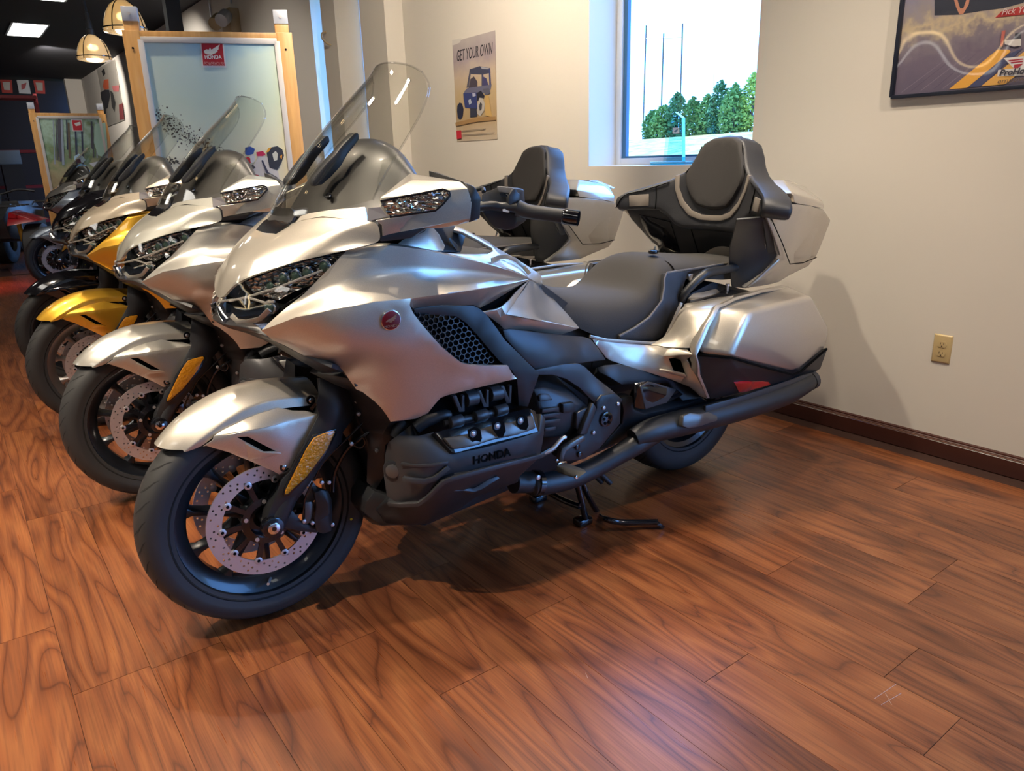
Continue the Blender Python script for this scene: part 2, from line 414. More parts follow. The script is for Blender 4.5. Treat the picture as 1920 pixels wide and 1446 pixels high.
def disc(y, parent, cx=1.695, cz=.322, R=.16, ri=.119):
    holes = []
    for k in range(36):
        for j, rr in enumerate((ri+.010, ri+.0205, ri+.031)):
            a = 2*PI*(k+j*.36)/36
            if (k+j) % 3 == 2: continue
            holes.append(circ(.0032, 8, rr*math.cos(a), rr*math.sin(a)))
    d = cutplate('brake_disc', [circ(R, 72), circ(ri, 60)]+holes, .005, M_STEEL, parent, Matrix.Translation((cx, y, cz)) @ MXZ)
    # black carrier with arms and the silver buttons
    lp = []
    for k in range(10):
        a = 2*PI*k/10
        for da, rr in ((-.10, .066), (-.07, ri-.010), (-.055, ri+.004), (.055, ri+.004), (.07, ri-.010), (.10, .066)):
            lp.append((rr*math.cos(a+da), rr*math.sin(a+da)))
    cutplate('disc_carrier', [lp, circ(.048, 32)], .006, M_PLASTG, parent, Matrix.Translation((cx, y+.001*(1 if y > 0 else -1), cz)) @ MXZ)
    lathe('carrier_ring', [(-.006, .05), (-.006, .068), (.004, .068), (.006, .05)], (cx, y, cz), M_PLASTG, parent, n=40)
    for k in range(10):
        a = 2*PI*k/10; p = Vector((cx+ri*1.0*math.cos(a), y, cz+ri*1.0*math.sin(a))); s = Vector((0, .005 if y > 0 else -.005, 0))
        rod('disc_button', p-s, p+s, .0105, M_STEEL, parent, 14, bevel=.001)
        rod('disc_button_hole', p+s*.9, p+s*1.12, .0045, M_DARK, parent, 10)
        p2 = Vector((cx+.058*math.cos(a+.3), y, cz+.058*math.sin(a+.3)))
        if k % 2 == 0: rod('hub_bolt', p2, p2+s*1.8, .006, M_STEEL, parent, 6)
    return d
disc(.074, fw); disc(-.074, fw)
disc(-.09, rw, 0, .320, .15, .112)
rod('valve', (1.695+.0, .03, .322-.205), (1.695+.02, .075, .322-.195), .004, M_STEEL, fw, 8)
rod('paint_dot', [(1.449,0.066,0.242)][0], tuple(Vector([(1.449,0.066,0.242)][0])+Vector((0, .0012, 0))), .004, M_YEL, fw, 10)
rod('front_axle', (1.695, -.12, .322), (1.695, .12, .322), .016, M_GREY, bike, 20)

# ---- forks
for sgn in (1, -1):
    ff = lambda P_: [(x, y*sgn, z) for x, y, z in P_]
    tube('fork_leg', ff([(1.683,0.105,0.313),(1.661,0.105,0.353),(1.580,0.110,0.487),(1.483,0.115,0.643)]), [.026, .028, .03, .034], M_PLAST, bike)
sheet('fork_cover', [(1.523,0.135,0.712),(1.533,0.140,0.670),(1.543,0.142,0.635),(1.538,0.142,0.614),(1.573,0.140,0.563),(1.613,0.138,0.506),(1.631,0.134,0.471),(1.657,0.130,0.449),(1.680,0.126,0.400),(1.704,0.122,0.354),(1.711,0.118,0.330),(1.696,0.118,0.306),(1.671,0.118,0.303),(1.652,0.122,0.341),(1.627,0.126,0.373),(1.566,0.128,0.434),(1.525,0.130,0.479),(1.478,0.130,0.511),(1.471,0.130,0.544),(1.439,0.128,0.573),(1.422,0.125,0.605),(1.411,0.120,0.651),(1.419,0.120,0.688)], M_PLAST, bike, ctrl=[(1.497,0.155,0.656),(1.518,0.158,0.594),(1.592,0.152,0.514),(1.644,0.142,0.423)], th=.05, step=.025, bevel=.006, ang=45)
# amber side reflector in a black rim
sheet('fork_reflector', [(1.507,0.158,0.565),(1.503,0.158,0.560),(1.533,0.160,0.516),(1.597,0.156,0.451),(1.649,0.150,0.415),(1.657,0.150,0.415),(1.653,0.150,0.428),(1.590,0.158,0.529),(1.564,0.160,0.558),(1.538,0.160,0.563)], M_AMBER, bike, th=.010, step=.02, bevel=.002)
sheet('reflector_rim', [(1.498,0.154,0.566),(1.498,0.154,0.555),(1.529,0.156,0.509),(1.595,0.152,0.444),(1.647,0.146,0.406),(1.661,0.146,0.410),(1.655,0.146,0.429),(1.592,0.154,0.532),(1.565,0.156,0.563),(1.536,0.156,0.567)], M_PLASTG, bike, th=.012, step=.03, bevel=.002)
for sgn in (1, -1):
    rod('axle_cap', (1.695, sgn*.11, .322), (1.695, sgn*.136, .322), .030, M_PLASTG, bike, 24, bevel=.004)
    rod('axle_nut', (1.695, sgn*.13, .322), (1.695, sgn*.142, .322), .0175, M_CHROME, bike, 24, bevel=.004)
    rod('axle_hex', (1.695, sgn*.141, .322), (1.695, sgn*.1435, .322), .007, M_PLASTG, bike, 6)
sheet('caliper_bracket', [(1.678,0.100,0.323),(1.634,0.100,0.348),(1.603,0.100,0.293),(1.568,0.100,0.270),(1.565,0.100,0.249),(1.601,0.100,0.264),(1.651,0.100,0.292)], M_PLAST, bike, th=.02, bevel=.002)
cal = sheet('brake_caliper', [(1.569,0.125,0.386),(1.549,0.127,0.390),(1.531,0.127,0.382),(1.522,0.125,0.353),(1.524,0.122,0.300),(1.531,0.120,0.252),(1.556,0.120,0.251),(1.573,0.120,0.263),(1.578,0.120,0.299),(1.569,0.122,0.337)], M_PLAST, bike, ctrl=[(1.554,0.138,0.333)], th=.055, bevel=.006)
sheet('caliper_pin_block', [(1.594,0.110,0.357),(1.573,0.110,0.354),(1.571,0.110,0.327),(1.588,0.110,0.292),(1.602,0.110,0.291)], M_GREY2, bike, th=.02, bevel=.002)
for p in [(1.544,0.120,0.408),(1.520,0.110,0.398),(1.526,0.118,0.271),(1.582,0.115,0.293),(1.604,0.112,0.304)]:
    bolt(p, .006, M_STEEL, bike, name='caliper_bolt')

# ---- front fender
fr = [[(1.933,-0.000,0.584),(1.917,0.045,0.577),(1.875,0.075,0.576),(1.832,0.084,0.576)], [(1.913,0.000,0.606),(1.888,0.050,0.607),(1.851,0.082,0.593),(1.811,0.090,0.593)],
      [(1.869,-0.000,0.641),(1.842,0.052,0.642),(1.806,0.086,0.618),(1.779,0.093,0.609)], [(1.798,-0.000,0.678),(1.779,0.055,0.672),(1.747,0.088,0.649),(1.729,0.095,0.623)],
      [(1.720,0.000,0.696),(1.702,0.056,0.690),(1.681,0.089,0.667),(1.670,0.096,0.636)], [(1.630,0.000,0.699),(1.624,0.056,0.692),(1.610,0.089,0.668),(1.609,0.097,0.639)],
      [(1.509,0.000,0.681),(1.515,0.056,0.676),(1.513,0.089,0.653),(1.529,0.097,0.624)]]
fr = [[r[0], r[1], r[2], (r[2][0]-.0005, r[2][1]+.004, r[2][2]-.006), r[3]] for r in fr]
grid('front_fender', fr, PA, bike, sub=2, th=.004, symy=True, crease={'cols': {2: .5, 3: .4}, 'rows': {0: .8, -1: 1}}, ang=60)
sheet('fender_side_upper', [(1.802,0.100,0.604),(1.778,0.100,0.615),(1.748,0.100,0.623),(1.718,0.101,0.632),(1.686,0.101,0.638),(1.633,0.102,0.644),(1.598,0.108,0.630),(1.564,0.112,0.623),(1.533,0.126,0.609),(1.624,0.131,0.609),(1.723,0.131,0.609)], PA, bike, th=.004, step=.02, ang=25)
sl = [(1.753,0.127,0.595),(1.727,0.130,0.592),(1.661,0.131,0.534),(1.691,0.129,0.540)]
sheet('fender_side_panel', [(1.802,0.101,0.605),(1.767,0.118,0.605),(1.723,0.131,0.608),(1.624,0.131,0.609),(1.534,0.128,0.609),(1.569,0.128,0.559),(1.609,0.126,0.503),(1.615,0.126,0.495),(1.630,0.120,0.463),(1.657,0.117,0.462),(1.673,0.115,0.477),(1.729,0.112,0.520),(1.775,0.104,0.553),(1.823,0.092,0.579),(1.831,0.086,0.577),(1.808,0.103,0.594)], PA, bike, ctrl=[(1.654,0.135,0.579),(1.633,0.128,0.523),(1.729,0.120,0.540)], th=.004, step=.018, holes=[sl], ang=25)
sheet('fender_slot', [(1.757,0.110,0.596),(1.715,0.112,0.587),(1.646,0.114,0.523),(1.693,0.112,0.528)], M_DARK, bike, th=.004, step=.05, bevel=0)
sheet('fender_slot_ledge', [(1.736,0.126,0.574),(1.696,0.136,0.542),(1.649,0.139,0.528),(1.678,0.133,0.524),(1.725,0.117,0.522),(1.731,0.114,0.524)], PA, bike, th=.004, step=.02, ang=25)
for p in [(1.541,0.098,0.644),(1.642,0.121,0.481)]:
    for s in (1, -1):
        bolt((p[0], s*p[1], p[2]), .0075, M_CHROME, bike, ring=M_PLASTG, name='fender_screw', dirn=(0, s, 0))

# ---- dark inner structure so that nothing can be seen through the machine
hull('engine_core', [(1.36, .10, .30), (1.34, .12, .60), (1.30, .14, .80), (1.45, .10, .90), (1.52, .12, .98), (.95, .16, 1.00), (.50, .12, .70), (.30, .11, .55), (.45, .14, .25), (1.25, .14, .18)], M_PLAST, bike, sym=True, bevel=.01)
hull('subframe', [(.55, .15, .66), (.0, .17, .80), (-.30, .14, .72), (-.35, .12, .66), (-.1, .13, .66), (.32, .15, .45), (.6, .13, .45)], M_PLAST, bike, sym=True)
sheet('radiator_shroud', [(1.548,0.130,0.731),(1.524,0.190,0.735),(1.484,0.260,0.730),(1.476,0.270,0.710),(1.477,0.250,0.702),(1.432,0.260,0.670),(1.400,0.270,0.617),(1.386,0.270,0.595),(1.336,0.240,0.576),(1.325,0.220,0.536),(1.349,0.200,0.520),(1.375,0.190,0.499),(1.378,0.170,0.399),(1.398,0.150,0.352),(1.420,0.140,0.380),(1.405,0.140,0.499),(1.430,0.140,0.577),(1.453,0.140,0.667)], M_PLAST, bike, th=.03, step=.04, bevel=.003)
sheet('fairing_lip', [(1.721,0.060,0.866),(1.701,0.120,0.870),(1.677,0.205,0.867),(1.662,0.225,0.855),(1.595,0.245,0.807),(1.503,0.262,0.753),(1.473,0.262,0.726),(1.477,0.250,0.702),(1.499,0.235,0.750),(1.546,0.225,0.749),(1.598,0.190,0.790),(1.651,0.140,0.835),(1.687,0.100,0.854)], M_PLAST, bike, th=.012, step=.04, bevel=.002)
for i, (pp, rr) in enumerate((([(1.508,0.100,0.362),(1.497,0.100,0.416),(1.466,0.120,0.482),(1.432,0.140,0.514),(1.390,0.150,0.540),(1.389,0.150,0.547),(1.382,0.160,0.588)], .006), ([(1.457,0.150,0.511),(1.434,0.150,0.493),(1.421,0.160,0.509),(1.427,0.160,0.527)], .003), ([(1.561,0.110,0.415),(1.533,0.120,0.466),(1.458,0.140,0.531),(1.403,0.150,0.576)], .003), ([(1.602,0.100,0.304),(1.593,0.110,0.368),(1.570,0.120,0.416)], .003))):
    tube('brake_hose', pp, rr, M_PLASTG, bike, mirror=True)
for p in [(1.460,0.155,0.514),(1.435,0.160,0.634),(1.433,0.160,0.597),(1.394,0.170,0.481),(1.423,0.160,0.614)]: bolt(p, .006, M_STEEL, bike, name='shroud_bolt')
sheet('horn_disc', [(1.382,0.160,0.540),(1.369,0.160,0.541),(1.362,0.160,0.511),(1.364,0.160,0.487),(1.375,0.160,0.473),(1.385,0.160,0.484),(1.387,0.160,0.513)], M_GREY2, bike, th=.01, step=.03)
hull('chin_guard', [(1.437,0.170,0.337),(1.443,0.160,0.297),(1.395,0.160,0.242),(1.319,0.160,0.218),(1.267,0.180,0.212),(1.318,0.240,0.311),(1.390,0.200,0.326),(1.415,0.180,0.366)]+[(1.400,0.000,0.220),(1.420,0.000,0.300),(1.220,0.000,0.180),(1.380,0.060,0.200)], M_PLAST, bike, sym=True, bevel=.008)

# ---- nose hood, symmetric shell
hood = [[(1.723,0.000,0.934),(1.715,0.050,0.944),(1.701,0.090,0.981),(1.653,0.160,1.010),(1.581,0.238,1.038),(1.492,0.308,1.060)],
        [(1.710,0.000,0.974),(1.685,0.055,1.001),(1.665,0.100,1.020),(1.622,0.170,1.040),(1.565,0.248,1.054),(1.480,0.318,1.064)],
        [(1.689,0.000,1.011),(1.658,0.070,1.033),(1.638,0.120,1.050),(1.596,0.180,1.066),(1.544,0.262,1.073),(1.453,0.330,1.069)],
        [(1.647,0.000,1.057),(1.623,0.080,1.067),(1.602,0.120,1.074),(1.563,0.180,1.091),(1.502,0.285,1.109),(1.416,0.345,1.077)],
        [(1.594,0.000,1.083),(1.576,0.090,1.094),(1.560,0.125,1.100),(1.531,0.190,1.111),(1.468,0.305,1.118),(1.414,0.350,1.091)],
        [(1.539,0.000,1.110),(1.536,0.110,1.117),(1.525,0.140,1.126),(1.495,0.200,1.136),(1.434,0.325,1.125),(1.416,0.343,1.125)]]
grid('nose_cowl', hood, PB, bike, sub=2, th=.005, symy=True, crease={'cols': {4: .75}, 'rows': {0: 1, -1: 1}}, ang=60)
grid('cowl_top', [hood[-1][1:5], [(1.522,0.120,1.134),(1.509,0.150,1.142),(1.474,0.205,1.150),(1.426,0.300,1.158)]], PB, bike, sub=0, th=.005, mirror=True)
grid('mirror_stem_pad', [[(1.429,0.325,1.156),(1.434,0.325,1.125)], [(1.407,0.345,1.158),(1.395,0.355,1.136)]], M_STEEL, bike, sub=0, th=.004, mirror=True)
# gloss black vent in the hood
def lerp(a, b, t): return tuple(a[i]+(b[i]-a[i])*t for i in range(3))
vent = [[(x, y, z+.010) for x, y, z in r] for r in ([(1.605,-0.000,1.061),(1.596,0.078,1.068)], [(1.576,0.000,1.085),(1.560,0.095,1.097)], [(1.545,0.000,1.105),(1.533,0.108,1.115)])]
grid('air_vent', vent, M_PLASTG, bike, sub=1, th=.006, symy=True)
grid('screen_base_plate', [[(1.545,0.000,1.105),(1.550,0.060,1.111),(1.550,0.100,1.113)], [(1.532,0.000,1.127),(1.532,0.055,1.133),(1.521,0.088,1.133)], [(1.526,-0.000,1.149),(1.526,0.040,1.152),(1.525,0.070,1.154)]], M_SMOKE, bike, sub=1, th=.006, symy=True)
for i in range(7):
    p = lerp([(1.597,0.020,1.080)][0], [(1.599,0.075,1.092)][0], i/6)
# ---- headlights
hl_out = [(1.729,0.030,0.933),(1.716,0.050,0.942),(1.708,0.075,0.962),(1.701,0.090,0.980),(1.690,0.105,0.994),(1.654,0.160,1.009),(1.596,0.226,1.034),(1.544,0.270,1.050),(1.493,0.308,1.059),(1.511,0.300,1.033),(1.532,0.290,1.004),(1.574,0.275,0.977),(1.604,0.262,0.956),(1.621,0.250,0.946),(1.651,0.225,0.921),(1.669,0.200,0.894),(1.675,0.185,0.885),(1.705,0.140,0.880),(1.733,0.050,0.875),(1.734,0.030,0.898)]
sheet('headlight_housing', [(x-.035, y*.86, z) for x, y, z in hl_out], M_DARK, bike, th=.01, step=.05, bevel=0)
sheet('headlight_reflector', [(x-.020, y*.93, z) for x, y, z in [(1.693,0.100,0.982),(1.654,0.155,1.003),(1.595,0.222,1.030),(1.543,0.265,1.043),(1.499,0.300,1.053),(1.531,0.285,1.009),(1.571,0.270,0.983),(1.613,0.235,0.964),(1.645,0.205,0.943),(1.685,0.140,0.958)]], M_GLIT, bike, th=.004, step=.03, bevel=0)
sheet('headlight_lens', hl_out, M_LENS, bike, ctrl=[(1.672,0.175,0.960),(1.595,0.250,0.996),(1.709,0.120,0.925)], th=.003, step=.02, bevel=0)
for (u, v, y, r) in ((455, 775, .15, .030), (560, 728, .185, .030), (655, 705, .21, .029), (745, 682, .232, .028), (880, 640, .262, .030)):
    pass
for c0, r in zip([(1.637,0.150,0.973),(1.614,0.182,0.992),(1.591,0.205,0.999),(1.569,0.228,1.007),(1.536,0.258,1.022),(1.651,0.165,0.925)], (.020, .021, .021, .020, .022, .021)):
    for s in (1, -1):
        c = Vector((c0[0]-.022, c0[1]*s, c0[2])); d = Vector((.88, .45*s, -.05)).normalized()
        rod('projector_barrel', c-d*.02, c+d*.012, r, M_PLASTG, bike, 20, bevel=.004)
        rod('projector_ring', c+d*.010, c+d*.016, r*.92, M_CHROME, bike, 20, bevel=.002, r2=r*.86)
        o = rod('projector_lens', c+d*.012, c+d*.024, r*.78, M_LENSG, bike, 20, bevel=.006, r2=r*.55)
def strip(name, P_, wd, mtl, parent=bike, th=.004, mirror=True, dy=0):
    """a flat ribbon following points, widened in z"""
    n = len(P_); V = []
    for i, p in enumerate(P_):
        a = P_[max(0, i-1)]; b = P_[min(n-1, i+1)]; t = (Vector(b)-Vector(a)).normalized(); s = t.cross(Vector((.3, 1, 0))).normalized()
        V += [tuple(Vector(p)+s*wd/2+Vector((0, dy, 0))), tuple(Vector(p)-s*wd/2+Vector((0, dy, 0)))]
    F = [(2*i, 2*i+2, 2*i+3, 2*i+1) for i in range(n-1)]
    for s in ((1, -1) if mirror else (1,)):
        mk(name, [(x, y*s, z) for x, y, z in V], F, mtl, parent, solid=th, soff=0, bevel=.001)
strip('light_guide', [(1.726,0.030,0.930),(1.710,0.055,0.935),(1.685,0.100,0.942),(1.656,0.140,0.957),(1.622,0.185,0.972),(1.587,0.225,0.991),(1.535,0.270,1.014)], .006, M_GUIDE)
strip('light_guide', [(1.712,0.075,0.936),(1.680,0.120,0.948),(1.651,0.170,0.937),(1.637,0.200,0.943)], .006, M_GUIDE)
strip('chin_light_trim', [(1.713,0.080,0.901),(1.706,0.105,0.888),(1.691,0.130,0.888),(1.669,0.170,0.899),(1.655,0.210,0.926)], .013, PB)
strip('chin_light_trim', [(1.727,0.035,0.918),(1.726,0.045,0.899),(1.723,0.060,0.887)], .018, M_CHROME)
for i in range(34):
    t = i/33; a = [(1.677,0.120,0.971),(1.522,0.285,1.036)]
    p = lerp(a[0], a[1], t); q = (p[0]-.01+random.uniform(-.01, .01), p[1]*.94, p[2]+random.uniform(-.050, .022))
    for s in (1, -1): hull('reflector_facet', [(q[0]+random.uniform(-.011, .011), s*(q[1]+random.uniform(-.006, .006)), q[2]+random.uniform(-.005, .005)) for _ in range(6)], M_CHROME, bike, mirror=False, bevel=0)
hull('chin_panel', [(1.728,0.000,0.892),(1.733,0.050,0.875),(1.705,0.140,0.880),(1.675,0.185,0.884),(1.676,0.200,0.866),(1.701,0.120,0.869),(1.718,0.050,0.864),(1.727,0.000,0.868)], M_SMOKE, bike, sym=True, bevel=.004)

# ---- fairing shoulder and side
A0 = [(1.482,0.300,1.059),(1.439,0.322,1.066),(1.381,0.340,1.068),(1.325,0.348,1.055),(1.268,0.346,1.040),(1.158,0.330,1.010),(1.017,0.290,0.967),(0.906,0.243,0.927)]
A1 = [(1.584,0.262,0.962),(1.503,0.312,0.993),(1.424,0.330,1.005),(1.320,0.338,1.003),(1.287,0.340,0.997),(1.182,0.327,0.984),(1.049,0.290,0.958),(0.911,0.244,0.923)]
A2 = [(1.682,0.215,0.880),(1.624,0.305,0.918),(1.544,0.355,0.934),(1.454,0.382,0.943),(1.364,0.392,0.940),(1.249,0.382,0.939),(1.080,0.335,0.931),(0.906,0.246,0.919)]
Am = [tuple(np.array(p)*.5+np.array(q)*.5-np.array((0, .012, 0))) for p, q in zip(A1, A2)]
grid('fairing_shoulder', [[(x, y-.02, z+.004) for x, y, z in A0], A0, A1, Am, A2], PA, bike, sub=2, th=.006, mirror=True, crease={'rows': {0: 1, 1: .9, 2: .8, 4: 1}, 'cols': {0: 1, 7: 1}}, flip=True, ang=60)
B0 = A2[:4]
side = [(1.682,0.215,0.880),(1.624,0.305,0.918),(1.544,0.355,0.934),(1.454,0.382,0.943),(1.367,0.391,0.941),(1.370,0.390,0.925),(1.362,0.388,0.905),(1.340,0.386,0.874),(1.313,0.384,0.840),(1.284,0.380,0.805),(1.252,0.377,0.774),(1.224,0.375,0.750),(1.199,0.374,0.739),(1.139,0.372,0.726),(1.070,0.366,0.712),(1.052,0.358,0.686),(1.032,0.352,0.665),(1.030,0.352,0.665),(1.170,0.348,0.663),(1.227,0.344,0.660),(1.254,0.340,0.658),(1.270,0.335,0.653),(1.286,0.330,0.637),(1.304,0.322,0.614),(1.332,0.305,0.600),(1.397,0.285,0.601),(1.404,0.280,0.619),(1.416,0.276,0.641),(1.431,0.272,0.661),(1.460,0.266,0.692),(1.475,0.262,0.701),(1.503,0.262,0.753),(1.584,0.248,0.799),(1.634,0.232,0.837),(1.662,0.225,0.855)]
sheet('fairing_side', side, PA, bike, ctrl=[(1.548,0.352,0.882),(1.439,0.377,0.890),(1.543,0.325,0.824),(1.422,0.368,0.822),(1.427,0.320,0.755),(1.327,0.345,0.738),(1.259,0.366,0.752),(1.389,0.305,0.676),(1.306,0.336,0.685),(1.174,0.358,0.709)], th=.006, step=.028, ang=60)
# intake lip facet, frame, honeycomb
sheet('intake_lip', [(1.370,0.389,0.924),(1.363,0.391,0.940),(1.248,0.380,0.938),(1.080,0.334,0.930),(0.904,0.245,0.918),(1.112,0.300,0.870),(1.140,0.312,0.883),(1.249,0.330,0.900),(1.342,0.352,0.907)], PA, bike, th=.005, step=.03, ang=25)
sheet('intake_frame', [(1.338,0.345,0.905),(1.246,0.325,0.898),(1.142,0.315,0.883),(1.122,0.315,0.872),(1.107,0.325,0.855),(1.062,0.345,0.779),(0.952,0.352,0.664),(0.957,0.352,0.653),(0.958,0.350,0.646),(0.983,0.335,0.566),(1.012,0.330,0.574),(1.029,0.348,0.664),(1.031,0.350,0.664),(1.046,0.350,0.691),(1.085,0.350,0.723),(1.117,0.340,0.766),(1.143,0.330,0.804),(1.173,0.320,0.842),(1.198,0.315,0.861),(1.266,0.322,0.876),(1.326,0.338,0.887)], M_PLAST, bike, th=.03, step=.03, bevel=.004)
sheet('intake_backing', [(1.316,0.300,0.887),(1.169,0.280,0.853),(1.110,0.290,0.786),(1.061,0.320,0.706),(1.179,0.340,0.724),(1.269,0.340,0.799),(1.334,0.340,0.875)], M_DARK, bike, th=.01, step=.06, bevel=0)
hexo = [(1.338,0.350,0.893),(1.270,0.330,0.878),(1.198,0.318,0.862),(1.168,0.322,0.838),(1.135,0.330,0.797),(1.107,0.338,0.756),(1.078,0.345,0.718),(1.192,0.362,0.737),(1.241,0.364,0.771),(1.275,0.365,0.804),(1.327,0.362,0.871)]
def honey(outl):
    P2 = [(p[0], p[2]) for p in outl]; xs = [p[0] for p in P2]; zs = [p[1] for p in P2]
    def ins(x, y):
        c = False; j = len(P2)-1
        for i in range(len(P2)):
            xi, yi = P2[i]; xj, yj = P2[j]
            if (yi > y) != (yj > y) and x < (xj-xi)*(y-yi)/(yj-yi+1e-12)+xi: c = not c
            j = i
        return c
    s = .0200; V = []; F = []; cells = []
    r = 0; z = min(zs)
    while z < max(zs):
        x = min(xs)+(s*.5 if r % 2 else 0)
        while x < max(xs):
            if ins(x, z): cells.append((x, z))
            x += s
        z += s*.66; r += 1
    for (cx, cz) in cells:
        o = len(V)
        for rr, yy in ((.0119, 0), (.0098, 0), (.0092, -.008)):
            for k in range(6):
                a = PI/6+PI/3*k; V.append((cx+rr*math.cos(a), yy, cz+rr*math.sin(a)*.76))
        for k in range(6):
            k2 = (k+1) % 6; F += [(o+k, o+k2, o+6+k2, o+6+k), (o+6+k, o+6+k2, o+12+k2, o+12+k)]
    hv = pinterp([(p[0], p[2], p[1]) for p in outl], [(v[0], v[2]) for v in V])
    V = [(v[0], float(h)-.006+v[1], v[2]) for v, h in zip(V, hv)]
    for sg in (1, -1):
        o = mk('honeycomb_grille', [(x, y*sg, z) for x, y, z in V], F, M_PLAST, bike, ang=30)
honey(hexo)
# emblem on the fairing side
ec = Vector([(1.420,0.383,0.894)][0])
En = Vector((.10, .985, -.14)).normalized()
for s in (1, -1):
    n_ = Vector((En.x, En.y*s, En.z)); c = Vector((ec.x, ec.y*s, ec.z)); xax = Vector((0, 0, 1)).cross(n_).normalized(); yax = n_.cross(xax)
    Me = Matrix((( xax.x, yax.x, n_.x, c.x), (xax.y, yax.y, n_.y, c.y), (xax.z, yax.z, n_.z, c.z), (0, 0, 0, 1)))
    rod('emblem_rim', c-n_*.006, c+n_*.003, .0255, M_CHROME, bike, 32, bevel=.0015)
    eb = rod('emblem', c-n_*.004, c+n_*.0045, .0235, M_REDE, bike, 32, bevel=.001)
    eb['label'] = 'round red emblem with a silver wing'
    fl = 1 if s > 0 else -1
    lp = [(-.0150, -.0035), (-.0125, .0005), (-.0075, .0030), (-.001, .0055), (.007, .0100), (.0145, .0160), (.0140, .0118), (.0095, .0090), (.0135, .0095), (.0125, .0062), (.0080, .0050), (.0115, .0045), (.0100, .0016), (.0060, .0016), (.0085, .0002), (.0062, -.0022), (.0015, -.0020), (.0030, -.0042), (-.0020, -.0058), (-.0080, -.0055), (-.0040, -.0038), (-.0085, -.0028), (-.0120, -.0035)]
    cutplate('emblem_wing', [lp], .0012, M_CHROME, bike, Me @ Matrix.Translation((0, .0015, .005)))
    text('emblem_lettering', 'HONDA', .0085, .0005, M_CHROME, bike, Me @ Matrix.Translation((0, -.0135, .005)), sx=1.3, bold=.0001)

# ---- tank cowl, side cover, pocket
sheet('tank_cowl', [(1.094,0.160,1.083),(1.064,0.155,1.071),(1.016,0.150,1.048),(0.946,0.140,1.008),(0.872,0.130,0.969),(0.764,0.120,0.903),(0.773,0.140,0.872),(0.893,0.235,0.919),(0.930,0.250,0.938),(0.977,0.265,0.957),(1.074,0.290,0.985),(1.145,0.310,1.008),(1.259,0.330,1.039),(1.184,0.300,1.025),(1.088,0.260,1.012),(1.037,0.235,1.006),(1.010,0.220,1.009),(1.004,0.210,1.016),(1.040,0.200,1.039),(1.087,0.185,1.066),(1.113,0.180,1.073)], PA, bike, th=.008, step=.03, ang=45)
strip('cowl_ridge', [(1.055,0.275,0.993),(1.016,0.250,0.995),(0.972,0.225,0.991),(0.922,0.200,0.974),(0.893,0.200,0.951),(0.886,0.220,0.931)], .012, PA, dy=.004)
sheet('knee_pocket_panel', [(1.340,0.285,1.061),(1.322,0.280,1.070),(1.286,0.272,1.080),(1.266,0.265,1.095),(1.219,0.258,1.092),(1.207,0.262,1.076),(1.197,0.275,1.044),(1.207,0.282,1.032),(1.234,0.285,1.036),(1.306,0.290,1.052)], PA, bike, th=.006, step=.04, ang=30)
hull('dash_core', [(1.134,0.170,1.058),(1.086,0.150,1.081),(1.046,0.140,1.057),(1.103,0.200,1.013),(1.146,0.200,1.021)]+[(1.350,0.150,1.120),(1.300,0.200,1.020),(1.100,0.120,1.000),(1.350,0.180,1.000),(1.050,0.100,1.050)], M_PLAST, bike, sym=True, bevel=.006)
hull('handlebar_riser', [(1.148,0.200,1.054),(1.135,0.200,1.058),(1.090,0.180,1.022),(1.116,0.200,1.014)], M_GREY, bike, bevel=.004)
sheet('side_cover_upper', [(0.886,0.225,0.914),(0.762,0.125,0.868),(0.731,0.145,0.823),(0.698,0.172,0.775),(0.687,0.215,0.737),(0.878,0.268,0.795),(1.025,0.300,0.841),(0.954,0.262,0.879)], PA, bike, th=.006, step=.03, ang=25)
sheet('side_cover_lower', [(1.026,0.301,0.841),(0.879,0.269,0.795),(0.687,0.216,0.736),(0.723,0.222,0.732),(0.766,0.222,0.728),(0.908,0.240,0.766),(1.009,0.262,0.789),(1.060,0.285,0.827),(1.102,0.300,0.856),(1.060,0.300,0.859),(1.040,0.297,0.863),(0.974,0.270,0.890),(0.898,0.240,0.916),(0.955,0.263,0.878)], PA, bike, th=.006, step=.03, ang=25)
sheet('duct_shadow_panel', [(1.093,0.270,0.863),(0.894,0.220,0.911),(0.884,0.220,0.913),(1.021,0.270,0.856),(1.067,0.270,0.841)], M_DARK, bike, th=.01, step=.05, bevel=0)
sheet('frame_side_panel', [(1.014,0.262,0.789),(0.986,0.262,0.787),(0.922,0.260,0.771),(0.789,0.250,0.736),(0.685,0.235,0.711),(0.661,0.240,0.702),(0.636,0.250,0.669),(0.608,0.258,0.625),(0.729,0.262,0.635),(0.907,0.275,0.652),(0.936,0.275,0.679),(0.979,0.270,0.726),(1.008,0.265,0.763)], M_GREY, bike, ctrl=[(0.885,0.275,0.715),(0.777,0.268,0.683)], th=.03, step=.04, bevel=.004)
